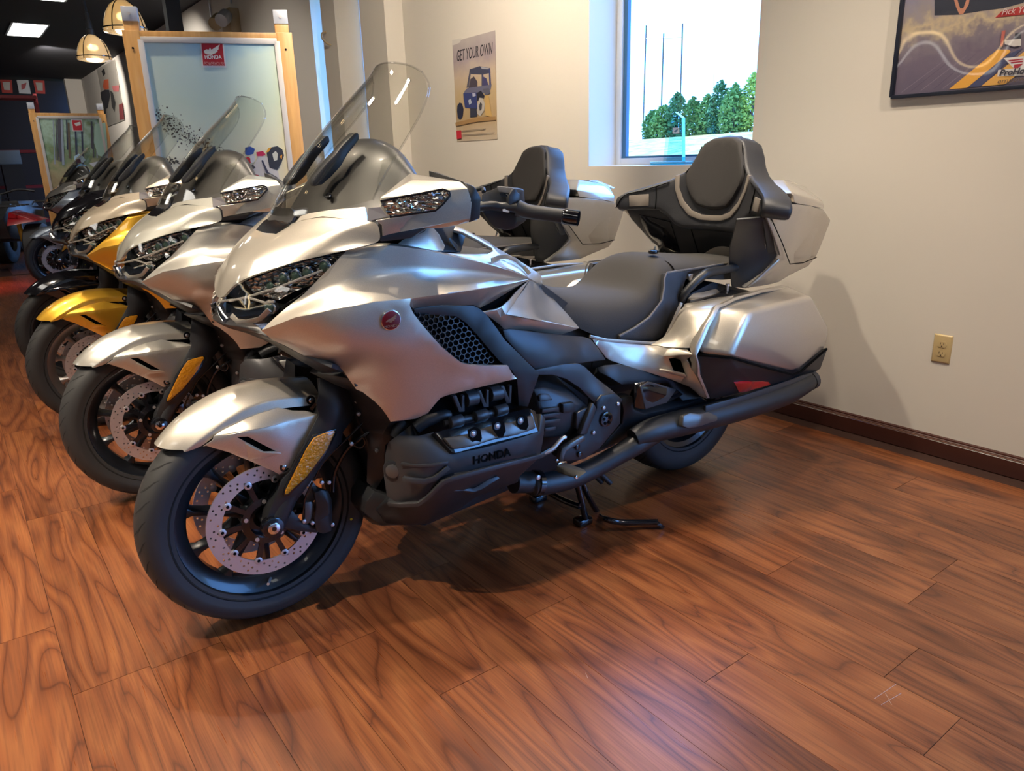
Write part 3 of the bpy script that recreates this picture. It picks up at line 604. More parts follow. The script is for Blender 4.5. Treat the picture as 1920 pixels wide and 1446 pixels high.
# ---- engine
hd = sheet('cylinder_head_cover', [(1.402,0.270,0.538),(1.387,0.300,0.563),(1.295,0.330,0.560),(1.257,0.372,0.502),(0.973,0.375,0.500),(0.955,0.362,0.545),(0.943,0.365,0.529),(0.952,0.370,0.491),(0.965,0.365,0.419),(1.126,0.372,0.429),(1.267,0.368,0.432),(1.291,0.358,0.424),(1.329,0.340,0.384),(1.351,0.320,0.363),(1.394,0.280,0.361),(1.412,0.255,0.379),(1.414,0.250,0.437),(1.406,0.250,0.494)], M_GREY, bike, ctrl=[(1.344,0.348,0.532),(1.316,0.365,0.485),(1.385,0.305,0.476),(1.160,0.388,0.491),(1.022,0.386,0.479),(1.243,0.380,0.463)], th=.09, step=.035, bevel=.006, ang=50)
sheet('engine_guard', [(1.350,0.318,0.361),(1.336,0.345,0.385),(1.302,0.378,0.434),(1.277,0.386,0.440),(1.137,0.390,0.438),(0.979,0.384,0.428),(0.981,0.380,0.415),(1.009,0.365,0.386),(1.026,0.350,0.362),(1.023,0.335,0.336),(1.163,0.310,0.317),(1.202,0.280,0.279),(1.243,0.255,0.255),(1.286,0.235,0.241),(1.337,0.200,0.241),(1.391,0.180,0.253),(1.420,0.180,0.311),(1.406,0.200,0.331),(1.405,0.235,0.350),(1.386,0.280,0.352)], M_PLAST, bike, ctrl=[(1.285,0.375,0.406),(1.160,0.383,0.413),(1.325,0.285,0.310),(1.241,0.330,0.339)], th=.08, step=.035, bevel=.006, ang=50)
sheet('guard_scoop', [(1.263,0.372,0.393),(1.200,0.372,0.371),(1.175,0.375,0.374),(1.140,0.378,0.386),(1.117,0.378,0.392),(1.124,0.374,0.399),(1.149,0.372,0.398),(1.179,0.368,0.386),(1.199,0.365,0.380),(1.249,0.362,0.396)], M_GREY, bike, th=.02, step=.03, bevel=.003)
strip('cover_ridge', [(1.390,0.310,0.447),(1.373,0.330,0.444),(1.343,0.345,0.438),(1.317,0.355,0.443),(1.280,0.365,0.470)], .014, M_GREY, dy=.010, th=.012)
strip('cover_ridge', [(1.386,0.300,0.483),(1.345,0.345,0.483),(1.314,0.362,0.483),(1.280,0.366,0.482)], .008, M_GREY, dy=.006, th=.008)
strip('guard_edge', [(1.408,0.250,0.353),(1.391,0.290,0.360),(1.356,0.330,0.368),(1.340,0.352,0.389),(1.306,0.385,0.438),(1.281,0.393,0.444),(1.142,0.397,0.442),(0.983,0.390,0.431)], .012, M_GREY, dy=.004, th=.010)
sheet('valve_cover_rim', [(1.305,0.355,0.569),(0.994,0.350,0.568),(0.975,0.360,0.559),(0.980,0.386,0.505),(0.987,0.388,0.504),(1.262,0.385,0.507),(1.271,0.383,0.512)], M_PLASTG, bike, th=.03, step=.04, bevel=.003)
sheet('valve_cover', [(1.290,0.378,0.556),(1.151,0.378,0.557),(0.993,0.374,0.555),(0.995,0.392,0.519),(1.138,0.396,0.523),(1.265,0.396,0.524),(1.274,0.392,0.525)], M_GREY2, bike, ctrl=[(1.207,0.398,0.544),(1.074,0.396,0.543)], th=.03, step=.03, bevel=.006)
for (u, v) in ((0, 0),):
    for c0 in [(1.208,0.400,0.551),(1.130,0.400,0.554),(1.050,0.398,0.551)]:
        for s in (1, -1):
            c = Vector((c0[0], c0[1]*s, c0[2]))
            hull('bolt_pocket', [tuple(c+Vector((dx, s*dy, dz))) for dx, dz, dy in ((.022, .02, -.001), (-.002, .024, -.001), (-.018, .012, .001), (-.022, -.014, .001), (-.012, -.030, .001), (.004, -.026, .001), (.02, 0, -.001), (0, 0, -.01))], M_DARK, bike, mirror=False, bevel=0)
            bolt(tuple(c+Vector((.005, 0, .006))), .0065, M_STEEL, bike, ring=M_PLASTG, name='cover_bolt', dirn=(0, s, 0))
c0 = Vector([(1.392,0.272,0.457)][0])
for s in (1, -1):
    c = Vector((c0.x, c0.y*s, c0.z)); d = Vector((.75, .65*s, 0)).normalized()
    rod('oil_cap_rim', c-d*.01, c+d*.010, .030, M_PLAST, bike, 24, bevel=.004)
    rod('oil_cap', c, c+d*.014, .020, M_GREY2, bike, 24, bevel=.003)
Mt = Matrix.Translation([(1.153,0.389,0.471)][0])
pA, pB = Vector([(1.215,0.384,0.471)][0]), Vector([(1.080,0.388,0.467)][0]); xa = -(pA-pB).normalized(); n_ = Vector((0, 1, 0)); xa = (pB-pA).normalized(); ya = n_.cross(xa).normalized(); n_ = xa.cross(ya)
text('engine_lettering', 'HONDA', .032, .0015, M_DARK, bike, Matrix(((xa.x, ya.x, n_.x, (pA.x+pB.x)/2), (xa.y, ya.y, n_.y, (pA.y+pB.y)/2+.001), (xa.z, ya.z, n_.z, (pA.z+pB.z)/2), (0, 0, 0, 1))), sx=1.02*((pB-pA).length/.135), bold=.0006)
sheet('intake_block', [(1.252,0.300,0.642),(1.207,0.310,0.646),(1.005,0.310,0.648),(0.998,0.310,0.563),(1.060,0.310,0.558),(1.115,0.310,0.561),(1.212,0.310,0.559),(1.248,0.300,0.572),(1.295,0.260,0.548),(1.319,0.260,0.565)], M_DARK, bike, th=.05, step=.05)
for k, (ou, ov) in enumerate(((0, 0), (185, -28), (362, -58))):
    pass
for br in ([(1.233,0.335,0.650),(1.220,0.335,0.650),(1.204,0.330,0.609),(1.203,0.335,0.645),(1.195,0.335,0.645),(1.194,0.330,0.596),(1.212,0.330,0.599)], [(1.156,0.338,0.649),(1.143,0.338,0.649),(1.126,0.333,0.607),(1.125,0.338,0.646),(1.117,0.338,0.645),(1.117,0.333,0.593),(1.133,0.333,0.595)], [(1.078,0.338,0.647),(1.066,0.338,0.647),(1.047,0.333,0.604),(1.048,0.338,0.643),(1.039,0.338,0.643),(1.040,0.333,0.588),(1.056,0.333,0.590)]):
    sheet('intake_bracket', br, M_GREY, bike, th=.012, step=.03, bevel=.002)
for a, b_ in (("a", [(1.187,0.325,0.629),(1.153,0.325,0.629)]), ("b", [(1.108,0.325,0.627),(1.072,0.325,0.626)])):
    tube('intake_runner', b_, .022, M_GREY, bike, mirror=True)
tube('coolant_hose', [(1.326,0.290,0.568),(1.298,0.300,0.584),(1.253,0.310,0.592),(1.236,0.310,0.588)], .017, M_PLAST, bike, mirror=True)
tube('fuel_rail', [(1.261,0.330,0.578),(1.226,0.335,0.577),(1.166,0.335,0.575),(1.131,0.335,0.575),(1.073,0.330,0.573)], .010, M_GREY, bike, mirror=True)
for p in [(1.232,0.345,0.581),(1.152,0.345,0.580),(1.082,0.340,0.579)]: rod('rail_collar', (p[0]-.02, p[1], p[2]), (p[0]+.02, p[1], p[2]), .016, M_GREY, bike, 14, bevel=.003)
tube('coolant_pipe', [(1.368,0.240,0.536),(1.354,0.240,0.556),(1.336,0.240,0.576)], .016, M_GREY, bike, mirror=True)
hull('gearbox', [(0.914,0.270,0.590),(0.884,0.270,0.592),(0.777,0.280,0.552),(0.700,0.280,0.489),(0.691,0.270,0.418),(0.708,0.250,0.386),(0.877,0.270,0.423),(0.901,0.290,0.520),(0.783,0.300,0.527),(0.789,0.280,0.434)]+[(0.750,0.120,0.600),(0.950,0.120,0.600),(0.750,0.120,0.400),(0.950,0.120,0.400)], M_GREY, bike, bevel=.008)
for rr in ([(0.910,0.302,0.529),(0.846,0.302,0.522)], [(0.907,0.302,0.512),(0.843,0.302,0.504)], [(0.903,0.302,0.491),(0.841,0.302,0.484)], [(0.899,0.300,0.466),(0.858,0.300,0.461)]):
    strip('gearbox_rib', rr, .011, M_GREY, th=.012)
sheet('gearbox_hatch', [(0.917,0.300,0.577),(0.907,0.300,0.582),(0.877,0.300,0.575),(0.866,0.305,0.555),(0.916,0.305,0.560)], M_GREY, bike, th=.012, step=.04, bevel=.003)
sheet('gearbox_cap', [(0.833,0.310,0.536),(0.786,0.310,0.531),(0.781,0.310,0.499),(0.831,0.310,0.503)], M_PLAST, bike, th=.02, step=.04, bevel=.004)
sheet('gearbox_cap', [(0.774,0.305,0.491),(0.733,0.305,0.500),(0.716,0.305,0.492),(0.723,0.300,0.452),(0.746,0.295,0.420),(0.770,0.300,0.436)], M_GREY, bike, th=.02, step=.04, bevel=.004)
# ---- frame spar and pivot plate
sheet('frame_spar', [(0.905,0.285,0.637),(0.914,0.285,0.654),(0.807,0.285,0.652),(0.749,0.285,0.644),(0.726,0.287,0.630),(0.677,0.290,0.582),(0.621,0.295,0.536),(0.577,0.300,0.495),(0.577,0.300,0.483),(0.616,0.305,0.524),(0.670,0.305,0.529),(0.693,0.305,0.514),(0.689,0.305,0.490),(0.698,0.300,0.509),(0.748,0.290,0.566),(0.802,0.288,0.606),(0.854,0.285,0.628),(0.907,0.285,0.638)], M_GREY, bike, th=.05, step=.04, bevel=.006)
sheet('pivot_plate', [(0.697,0.310,0.516),(0.676,0.312,0.532),(0.623,0.312,0.527),(0.590,0.312,0.502),(0.591,0.312,0.486),(0.590,0.310,0.416),(0.679,0.310,0.350),(0.745,0.310,0.329),(0.819,0.310,0.342),(0.841,0.310,0.354),(0.837,0.310,0.380),(0.752,0.310,0.411),(0.736,0.310,0.428),(0.694,0.310,0.492)], M_PLAST, bike, th=.05, step=.04, bevel=.005)
sheet('spar_face', [(0.771,0.318,0.422),(0.742,0.318,0.416),(0.701,0.318,0.496),(0.717,0.318,0.517),(0.746,0.318,0.469)], M_GREY, bike, th=.02, step=.04, bevel=.004)
for p in [(0.669,0.314,0.489),(0.608,0.314,0.489),(0.712,0.314,0.415)]: bolt(p, .0065, M_STEEL, bike, name='plate_bolt')
for p in [(0.779,0.314,0.382),(0.769,0.314,0.354)]: bolt(p, .010, M_PLASTG, bike, name='plate_bolt')
p = [(0.658,0.312,0.448)][0]; rod('pivot_cap', p, (p[0], p[1]+.006, p[2]), .026, M_PLASTG, bike, 28, bevel=.003)
for k in range(5):
    a = 2*PI*k/5+.3; q = (p[0]+.014*math.cos(a), p[1]+.007, p[2]+.014*math.sin(a)); rod('pivot_cap_recess', q, (q[0], q[1]+.0012, q[2]), .0055, M_DARK, bike, 10)
sheet('footpeg_bracket', [(0.855,0.322,0.356),(0.859,0.322,0.363),(0.848,0.324,0.397),(0.765,0.326,0.420),(0.754,0.326,0.415),(0.756,0.326,0.401),(0.831,0.325,0.382),(0.840,0.325,0.367),(0.843,0.324,0.347)], M_GREY2, bike, th=.02, step=.03, bevel=.004)
pg = [(0.847,0.330,0.350),(0.881,0.470,0.368)]
hull('footpeg', [(0.892,0.350,0.361),(0.854,0.330,0.353),(0.829,0.330,0.345),(0.861,0.450,0.372),(0.873,0.470,0.375),(0.900,0.460,0.360),(0.896,0.420,0.349),(0.899,0.360,0.344),(0.891,0.350,0.348)], M_RUB, bike, bevel=.006)
hull('footpeg_tip', [(0.876,0.335,0.356),(0.860,0.330,0.361),(0.835,0.330,0.355),(0.831,0.330,0.345),(0.861,0.335,0.350)], M_CHROME, bike, bevel=.003)
for p in [(0.878,0.335,0.368),(0.897,0.450,0.359)]: bolt(p, .006, M_CHROME, bike, name='peg_bolt')
tube('shift_lever', [(0.923,0.310,0.392),(0.885,0.320,0.403),(0.848,0.320,0.427),(0.832,0.320,0.430)], .007, M_STEEL, bike)
sheet('shift_link', [(0.936,0.320,0.399),(0.879,0.320,0.411),(0.864,0.320,0.398),(0.926,0.320,0.383)], M_GREY2, bike, th=.01, mirror=False)
hull('rear_step_block', [(0.529,0.300,0.541),(0.511,0.310,0.543),(0.454,0.300,0.535),(0.316,0.300,0.477),(0.268,0.290,0.444),(0.367,0.310,0.441),(0.493,0.310,0.442),(0.523,0.300,0.452),(0.489,0.320,0.445),(0.518,0.325,0.533),(0.368,0.310,0.466)], M_PLASTG, bike, bevel=.006)
sheet('rear_step_face', [(0.520,0.327,0.534),(0.464,0.310,0.536),(0.323,0.306,0.479),(0.381,0.316,0.444),(0.489,0.324,0.446)], M_GREY, bike, th=.012, step=.04, bevel=.004)
sheet('battery_cover', [(0.633,0.240,0.601),(0.611,0.250,0.607),(0.539,0.250,0.597),(0.372,0.260,0.531),(0.301,0.270,0.499),(0.195,0.290,0.437),(0.188,0.300,0.418),(0.275,0.290,0.422),(0.325,0.260,0.491),(0.549,0.270,0.532),(0.635,0.250,0.589)], M_PLAST, bike, th=.06, step=.04, bevel=.005)
sheet('swingarm_cover', [(0.543,0.260,0.485),(0.499,0.270,0.483),(0.500,0.280,0.436),(0.448,0.280,0.408),(0.349,0.280,0.403),(0.230,0.280,0.401),(0.165,0.280,0.408),(0.130,0.280,0.389),(0.133,0.270,0.353),(0.287,0.260,0.361),(0.416,0.250,0.350),(0.502,0.240,0.312),(0.616,0.240,0.307),(0.527,0.250,0.384)], M_PLAST, bike, th=.06, step=.04, bevel=.005)
# ---- exhaust
for s in (1, -1):
    ff = lambda P_: [(x, y*s, z) for x, y, z in P_]
    tube('exhaust_pipe', ff([(0.977,0.240,0.289),(0.894,0.240,0.266),(0.907,0.250,0.264),(0.789,0.260,0.253),(0.697,0.270,0.262),(0.570,0.290,0.299),(0.508,0.300,0.321),(0.435,0.300,0.343)]), [.034, .036, .036, .036, .034, .034, .038, .042], M_PLAST, bike, n=14)
    tube('muffler', ff([(0.524,0.300,0.344),(0.446,0.310,0.357),(0.322,0.315,0.355),(0.171,0.325,0.354),(-0.006,0.335,0.355),(-0.233,0.340,0.359),(-0.365,0.340,0.374),(-0.416,0.340,0.380)]), [.034, .044, .049, .051, .053, .052, .045, .032], M_PLAST, bike, n=20, sq=(1, .95))
    tube('exhaust_clamp', ff([(0.904,0.250,0.271),(0.886,0.250,0.266)]), .042, M_PLASTG, bike, n=14)
    tube('muffler_tip', ff([(-0.401,0.340,0.377),(-0.423,0.340,0.380)]), .040, M_GREY, bike, n=20)
sheet('muffler_shield', [(0.359,0.372,0.408),(0.321,0.368,0.410),(0.226,0.370,0.392),(0.183,0.375,0.369),(0.188,0.380,0.353),(0.273,0.385,0.355),(0.338,0.380,0.359),(0.368,0.378,0.373)], M_GREY2, bike, ctrl=[(0.291,0.392,0.387)], th=.02, step=.03, bevel=.006, mirror=True)
strip('muffler_top_rail', [(0.228,0.350,0.395),(0.073,0.360,0.397),(-0.098,0.365,0.402),(-0.294,0.362,0.406),(-0.390,0.355,0.403)], .030, M_GREY, th=.012)
bolt([(0.918,0.290,0.308)][0], .009, M_STEEL, bike, name='exhaust_bolt')
# ---- centre stand and side stand
st = tube('centre_stand', [(0.661,0.170,0.191),(0.655,0.175,0.144),(0.642,0.180,0.082),(0.630,0.180,0.030)], .012, M_PLASTG, bike)
tube('stand_leg', [(0.614,0.140,0.168),(0.597,0.150,0.106),(0.515,0.120,-0.012),(0.595,0.252,0.045),(0.558,0.283,0.035),(0.494,0.324,0.030),(0.449,0.356,0.030)], .011, M_PLASTG, st)
hull('stand_tang', [tuple(Vector(p)+Vector(d)) for p in [(0.449,0.356,0.030),(0.422,0.356,0.008)] for d in ((0, 0, .004), (0, .012, 0), (0, -.012, 0), (.015, .01, -.004))], M_PLASTG, st, mirror=False)
tube('stand_crossbar', [(0.675,0.004,0.090),(0.678,0.060,0.090),(0.676,0.119,0.090),(0.662,0.188,0.090)], .011, M_PLASTG, st)
tube('stand_leg_far', [tuple([(0.675,0.004,0.090)][0]), tuple([(0.639,-0.078,0.030)][0])], .011, M_PLASTG, st)
for p in [(0.628,0.163,0.016),(0.639,-0.089,0.016)]:
    hull('stand_foot', [tuple(Vector(p)+Vector((dx, dy, dz))) for dx in (-.03, .03) for dy in (-.022, .022) for dz in (-.015, .012)], M_PLASTG, st, mirror=False, bevel=.006)
tube('side_stand', [(0.598,0.180,0.195),(0.563,0.190,0.156)], .010, M_PLAST, bike)
tube('side_stand_arm', [(0.591,0.200,0.209),(0.541,0.210,0.153)], .010, M_PLAST, bike)
# ---- seat
def sym(*rows): return [[(x,)+yz for yz in pr] for x, pr in rows]
seat = sym((.765, [(0, .895), (.05, .893), (.085, .882), (.10, .845), (.10, .82)]),
           (.70, [(0, .857), (.07, .852), (.125, .825), (.150, .78), (.155, .75)]),
           (.60, [(0, .828), (.10, .822), (.165, .785), (.190, .72), (.192, .69)]),
           (.48, [(0, .808), (.12, .808), (.185, .772), (.203, .70), (.203, .655)]),
           (.40, [(0, .802), (.125, .806), (.193, .785), (.207, .71), (.207, .643)]),
           (.365, [(0, .800), (.13, .812), (.196, .80), (.208, .72), (.208, .642)]),
           (.335, [(0, .825), (.135, .845), (.196, .82), (.209, .73), (.209, .642)]),
           (.285, [(0, .895), (.13, .893), (.188, .855), (.208, .75), (.210, .646)]),
           (.235, [(0, .920), (.115, .912), (.178, .872), (.203, .77), (.209, .70)]),
           (.185, [(0, .915), (.105, .905), (.165, .875), (.19, .80), (.20, .74)]))
rs = grid('rider_seat', seat, M_SUEDE, bike, sub=2, th=.0, symy=True, flip=True, ang=70)
rs['label'] = 'grey suede rider seat with raised lumbar'
pseat = sym((.215, [(0, .905), (.11, .903), (.160, .888), (.178, .862), (.18, .83)]),
            (.12, [(0, .905), (.125, .902), (.175, .886), (.192, .865), (.193, .83)]),
            (.0, [(0, .890), (.13, .888), (.178, .872), (.195, .852), (.196, .81)]),
            (-.085, [(0, .877), (.125, .874), (.165, .862), (.18, .845), (.18, .80)]),
            (-.20, [(0, .870), (.10, .868), (.14, .855), (.15, .84), (.15, .80)]))
grid('passenger_seat', pseat, M_SUEDE, bike, sub=2, th=0, symy=True, flip=True, ang=70, crease={'cols': {3: .4}})
sheet('seat_side_leather', [(0.287,0.199,0.865),(0.301,0.205,0.818),(0.316,0.212,0.769),(0.374,0.214,0.726),(0.441,0.213,0.699),(0.507,0.212,0.682),(0.506,0.211,0.667),(0.413,0.211,0.648),(0.336,0.212,0.638),(0.291,0.213,0.656),(0.262,0.214,0.701),(0.229,0.212,0.753),(0.218,0.210,0.785),(0.181,0.206,0.858),(0.117,0.204,0.862),(-0.049,0.190,0.858),(-0.052,0.186,0.870),(0.146,0.199,0.866)], M_LEATH, bike, th=.02, step=.03, bevel=.003)
strip('seat_piping', [(-0.051,0.189,0.867),(0.148,0.200,0.868),(0.286,0.204,0.869),(0.299,0.206,0.850),(0.302,0.209,0.818),(0.316,0.215,0.779),(0.377,0.217,0.727),(0.444,0.216,0.700),(0.512,0.214,0.682)], .006, M_PIPE, dy=.001, th=.003)
p = [(0.227,0.080,0.918)][0]; rod('seat_badge', p, (p[0], p[1], p[2]+.012), .018, M_PLASTG, bike, 16, bevel=.003)
# ---- rear fairing, bag strip, bags
vh = [(0.356,0.292,0.592),(0.340,0.302,0.594),(0.324,0.316,0.586),(0.310,0.330,0.534),(0.329,0.322,0.534),(0.341,0.308,0.541)]
sheet('rear_fairing', [(0.643,0.214,0.704),(0.634,0.216,0.689),(0.518,0.224,0.663),(0.390,0.240,0.634),(0.347,0.285,0.631),(0.323,0.335,0.632),(0.318,0.372,0.641),(0.334,0.382,0.620),(0.297,0.370,0.537),(0.210,0.345,0.430),(0.241,0.338,0.445),(0.289,0.330,0.487),(0.342,0.298,0.515),(0.409,0.262,0.544),(0.499,0.238,0.581),(0.561,0.226,0.608),(0.578,0.222,0.620),(0.612,0.217,0.663)], PA, bike, ctrl=vh+[(0.316,0.355,0.589),(0.440,0.240,0.611),(0.399,0.262,0.598)], th=.006, step=.028, holes=[vh], ang=50)
grid('rear_fairing_top', [[(0.386,0.236,0.636),(0.352,0.290,0.631),(0.328,0.340,0.634),(0.322,0.376,0.642)], [(0.313,0.238,0.652),(0.319,0.300,0.665),(0.317,0.345,0.673),(0.310,0.378,0.677)], [(0.289,0.243,0.698),(0.295,0.300,0.708),(0.293,0.345,0.715),(0.278,0.373,0.715)], [(0.266,0.247,0.742),(0.265,0.300,0.752),(0.254,0.340,0.756),(0.229,0.361,0.756)], [(0.235,0.254,0.756),(0.196,0.285,0.768),(0.169,0.315,0.774),(0.159,0.341,0.769)], [(0.150,0.258,0.760),(0.099,0.285,0.770),(0.077,0.302,0.772),(0.063,0.314,0.777)]], PA, bike, sub=2, th=.005, mirror=True, crease={'rows': {0: 1, -1: 1}, 'cols': {0: 1, 3: 1}}, ang=60)
sheet('rear_fairing_vent', [(0.347,0.275,0.595),(0.284,0.290,0.582),(0.264,0.300,0.513),(0.322,0.285,0.528)], M_DARK, bike, th=.006, step=.05, bevel=0)
sheet('vent_fin', [(0.394,0.287,0.558),(0.374,0.302,0.555),(0.324,0.338,0.539),(0.312,0.338,0.525),(0.354,0.308,0.539)], PA, bike, th=.008, step=.03)
strip('seat_rail_trim', [(0.646,0.216,0.703),(0.576,0.222,0.680),(0.490,0.226,0.662),(0.381,0.230,0.640),(0.332,0.233,0.638),(0.314,0.235,0.655),(0.293,0.243,0.700),(0.272,0.252,0.753),(0.266,0.255,0.769)], .010, PA, dy=.003, th=.006)
sheet('bag_joint_strip', [(-0.396,0.220,0.745),(-0.103,0.300,0.774),(0.102,0.345,0.778),(0.226,0.372,0.772),(0.294,0.388,0.716),(0.343,0.396,0.652),(0.349,0.396,0.626),(0.313,0.384,0.543),(0.218,0.352,0.434),(0.202,0.352,0.433),(0.301,0.388,0.546),(0.342,0.404,0.624),(0.328,0.402,0.638),(0.276,0.396,0.709),(0.214,0.382,0.762),(0.105,0.355,0.769),(-0.089,0.312,0.765),(-0.381,0.232,0.739)], PA, bike, th=.04, step=.03, bevel=.005)
sheet('grab_rail_base', [(0.169,0.200,0.765),(0.142,0.200,0.779),(0.008,0.190,0.779),(-0.007,0.200,0.766),(0.107,0.220,0.763),(0.177,0.220,0.761)], PA, bike, th=.02, step=.04)
lid = [(0.205,0.375,0.759),(0.310,0.385,0.624),(0.247,0.463,0.616),(0.191,0.462,0.703),(0.127,0.446,0.752),(-0.278,0.400,0.744),(-0.426,0.392,0.598),(-0.433,0.390,0.576),(-0.135,0.440,0.597),(-0.316,0.270,0.751),(0.092,0.345,0.763),(-0.452,0.372,0.510),(-0.274,0.380,0.457),(-0.225,0.384,0.457)]+[(0.250,0.240,0.760),(-0.400,0.200,0.750),(-0.440,0.220,0.600),(-0.400,0.260,0.500),(0.250,0.240,0.620)]
bag = hull('saddlebag_lid', lid, PA, bike, bevel=.020, ang=24, seg=4)
hull('saddlebag_case', [(0.310,0.378,0.613),(0.226,0.448,0.601),(-0.235,0.374,0.442),(-0.295,0.368,0.437),(-0.462,0.366,0.506),(-0.469,0.366,0.497),(-0.436,0.360,0.448),(-0.454,0.355,0.422),(-0.413,0.350,0.407),(-0.050,0.370,0.424),(0.192,0.345,0.424),(0.280,0.372,0.533),(0.185,0.440,0.560)]+[(0.300,0.220,0.620),(0.250,0.220,0.450),(-0.350,0.220,0.450),(-0.420,0.220,0.500)], M_PLAST, bike, bevel=.006, ang=24)
strip('bag_seam', [(0.317,0.386,0.617),(0.281,0.426,0.616),(0.246,0.462,0.612),(0.039,0.428,0.537),(-0.218,0.388,0.448),(-0.279,0.378,0.445),(-0.449,0.374,0.508)], .008, M_DARK, th=.006, dy=.001)
sheet('bag_reflector', [(0.138,0.402,0.487),(0.027,0.396,0.470),(-0.074,0.388,0.447),(-0.095,0.384,0.431),(-0.026,0.382,0.431),(0.068,0.382,0.433),(0.090,0.384,0.441)], M_RED, bike, ctrl=[(0.046,0.406,0.463)], th=.012, step=.03)
tube('grab_rail', [(0.218,0.215,0.762),(0.215,0.225,0.789),(0.184,0.235,0.821),(0.143,0.240,0.846),(0.119,0.240,0.853),(0.060,0.235,0.854),(-0.032,0.225,0.853),(-0.101,0.215,0.852)], [.012, .014, .015, .016, .017, .016, .014, .012], M_PLAST, bike, mirror=True, n=12)
hull('antenna_mount', [(0.032,0.220,0.773),(-0.020,0.210,0.778),(-0.067,0.240,0.768),(-0.004,0.260,0.766),(0.045,0.240,0.772)], M_PLASTG, bike)
for p in [(-0.007,0.230,0.799)]: rod('antenna_stud', p, (p[0], p[1], p[2]-.035), .004, M_STEEL, bike, 10); rod('antenna_stud_head', p, (p[0], p[1], p[2]-.006), .008, M_STEEL, bike, 12)
sheet('seat_hinge_plate', [(0.182,0.210,0.851),(0.158,0.210,0.852),(0.163,0.210,0.828),(0.177,0.210,0.830)], M_STEEL, bike, th=.004)
# ---- top box
TB = []
def tb(f, *a, **k): o0 = set(COL.objects); r = f(*a, **k); TB.extend(o for o in COL.objects if o not in o0); return r
tb(sheet, 'trunk_side', [(-0.043,0.345,1.044),(-0.073,0.338,1.070),(-0.101,0.333,1.079),(-0.238,0.322,1.076),(-0.370,0.300,1.060),(-0.510,0.268,1.036),(-0.591,0.250,0.990),(-0.591,0.246,0.973),(-0.556,0.222,0.843),(-0.527,0.210,0.807),(-0.414,0.205,0.781),(-0.334,0.215,0.765),(-0.098,0.245,0.773),(-0.079,0.248,0.774),(-0.186,0.300,0.865),(-0.183,0.308,0.893)], PA, bike, ctrl=[(-0.275,0.315,1.000),(-0.268,0.300,0.912),(-0.444,0.262,0.945)], th=.02, step=.03, bevel=.006, ang=25)
tb(strip, 'trunk_front_bevel', [(-0.068,0.342,1.070),(-0.039,0.349,1.045),(-0.092,0.338,0.991),(-0.158,0.322,0.923),(-0.184,0.314,0.896)], .010, PA, dy=.004, th=.010)
tb(strip, 'trunk_front_bevel', [(-0.185,0.308,0.878),(-0.135,0.278,0.824),(-0.091,0.250,0.779)], .008, PA, dy=.004, th=.006)
tb(strip, 'trunk_panel_line', [(-0.067,0.344,1.043),(-0.174,0.325,0.941),(-0.274,0.296,0.851),(-0.426,0.250,0.837),(-0.549,0.226,0.844)], .004, M_DARK, dy=.003, th=.002)
tb(hull, 'trunk_shell', [(-0.249,0.315,1.073),(-0.521,0.260,1.034),(-0.600,0.242,0.988),(-0.566,0.214,0.843),(-0.540,0.200,0.807),(-0.428,0.195,0.781)]+[(-0.240,0.300,1.090),(-0.260,0.290,0.900),(-0.270,0.200,0.785)], PA, bike, sym=True, bevel=.014, seg=3)
tb(hull, 'trunk_lid', [(-0.336,0.200,1.153),(-0.214,0.330,1.113),(-0.228,0.330,1.079),(-0.508,0.268,1.040),(-0.520,0.262,1.047),(-0.530,0.245,1.067),(-0.587,0.150,1.102),(-0.623,0.100,1.116)], PA, bike, sym=True, bevel=.012)
tb(hull, 'trunk_lid_ridge', [(-0.466,0.120,1.143),(-0.538,0.120,1.130),(-0.648,0.110,1.095),(-0.719,0.050,1.095),(-0.583,0.050,1.141)], PA, bike, sym=True, bevel=.004)
fx = lambda y, z: -.19+1.4*y*y-.2*(z-1.1)
bo = [(0, 1.322), (.055, 1.318), (.09, 1.30), (.112, 1.262), (.13, 1.222), (.155, 1.190), (.20, 1.162), (.27, 1.138), (.335, 1.115), (.362, 1.095), (.368, 1.07), (.355, 1.045), (.30, 1.040), (.225, 1.040), (.19, 1.015), (.16, .985), (.13, .972), (0, .970)]
def ysheet(name, half, f, mtl, th, step=.03, bevel=.004, ctrl=(), side=1, off=0., ang=45):
    out = [(0, y, z) for y, z in half]+[(0, -y, z) for y, z in half[::-1] if y > 0]
    return tb(sheet, name, out, mtl, bike, axis='x', mirror=False, th=th, step=step, bevel=bevel, fn=lambda y, z: f(y, z)+off, ang=ang)
ysheet('backrest', bo, fx, M_LEATH, .10, bevel=.018)
ysheet('backrest_arm_pad', bo, fx, M_LEATH, .01, off=-.02)
pad = [(0, 1.318), (.05, 1.314), (.084, 1.297), (.106, 1.255), (.124, 1.215), (.138, 1.18), (.130, 1.14), (.104, 1.095), (.072, 1.062), (.035, 1.052), (0, 1.050)]
ysheet('backrest_pad', pad, fx, M_SUEDE, .03, off=.016, bevel=.010)
band_o = [(.182, 1.176), (.174, 1.12), (.148, 1.065), (.105, 1.022), (.055, 1.006), (0, 1.004)]
band_i = [(.166, 1.180), (.160, 1.13), (.135, 1.080), (.095, 1.042), (.050, 1.026), (0, 1.024)]
loop = [(0, y, z) for y, z in band_o]+[(0, -y, z) for y, z in band_o[-2::-1]]+[(0, -y, z) for y, z in band_i]+[(0, y, z) for y, z in band_i[-2::-1]]
tb(sheet, 'backrest_piping', loop, M_PIPE, bike, axis='x', mirror=False, th=.012, step=.03, bevel=.002, fn=lambda y, z: fx(y, z)+.006)
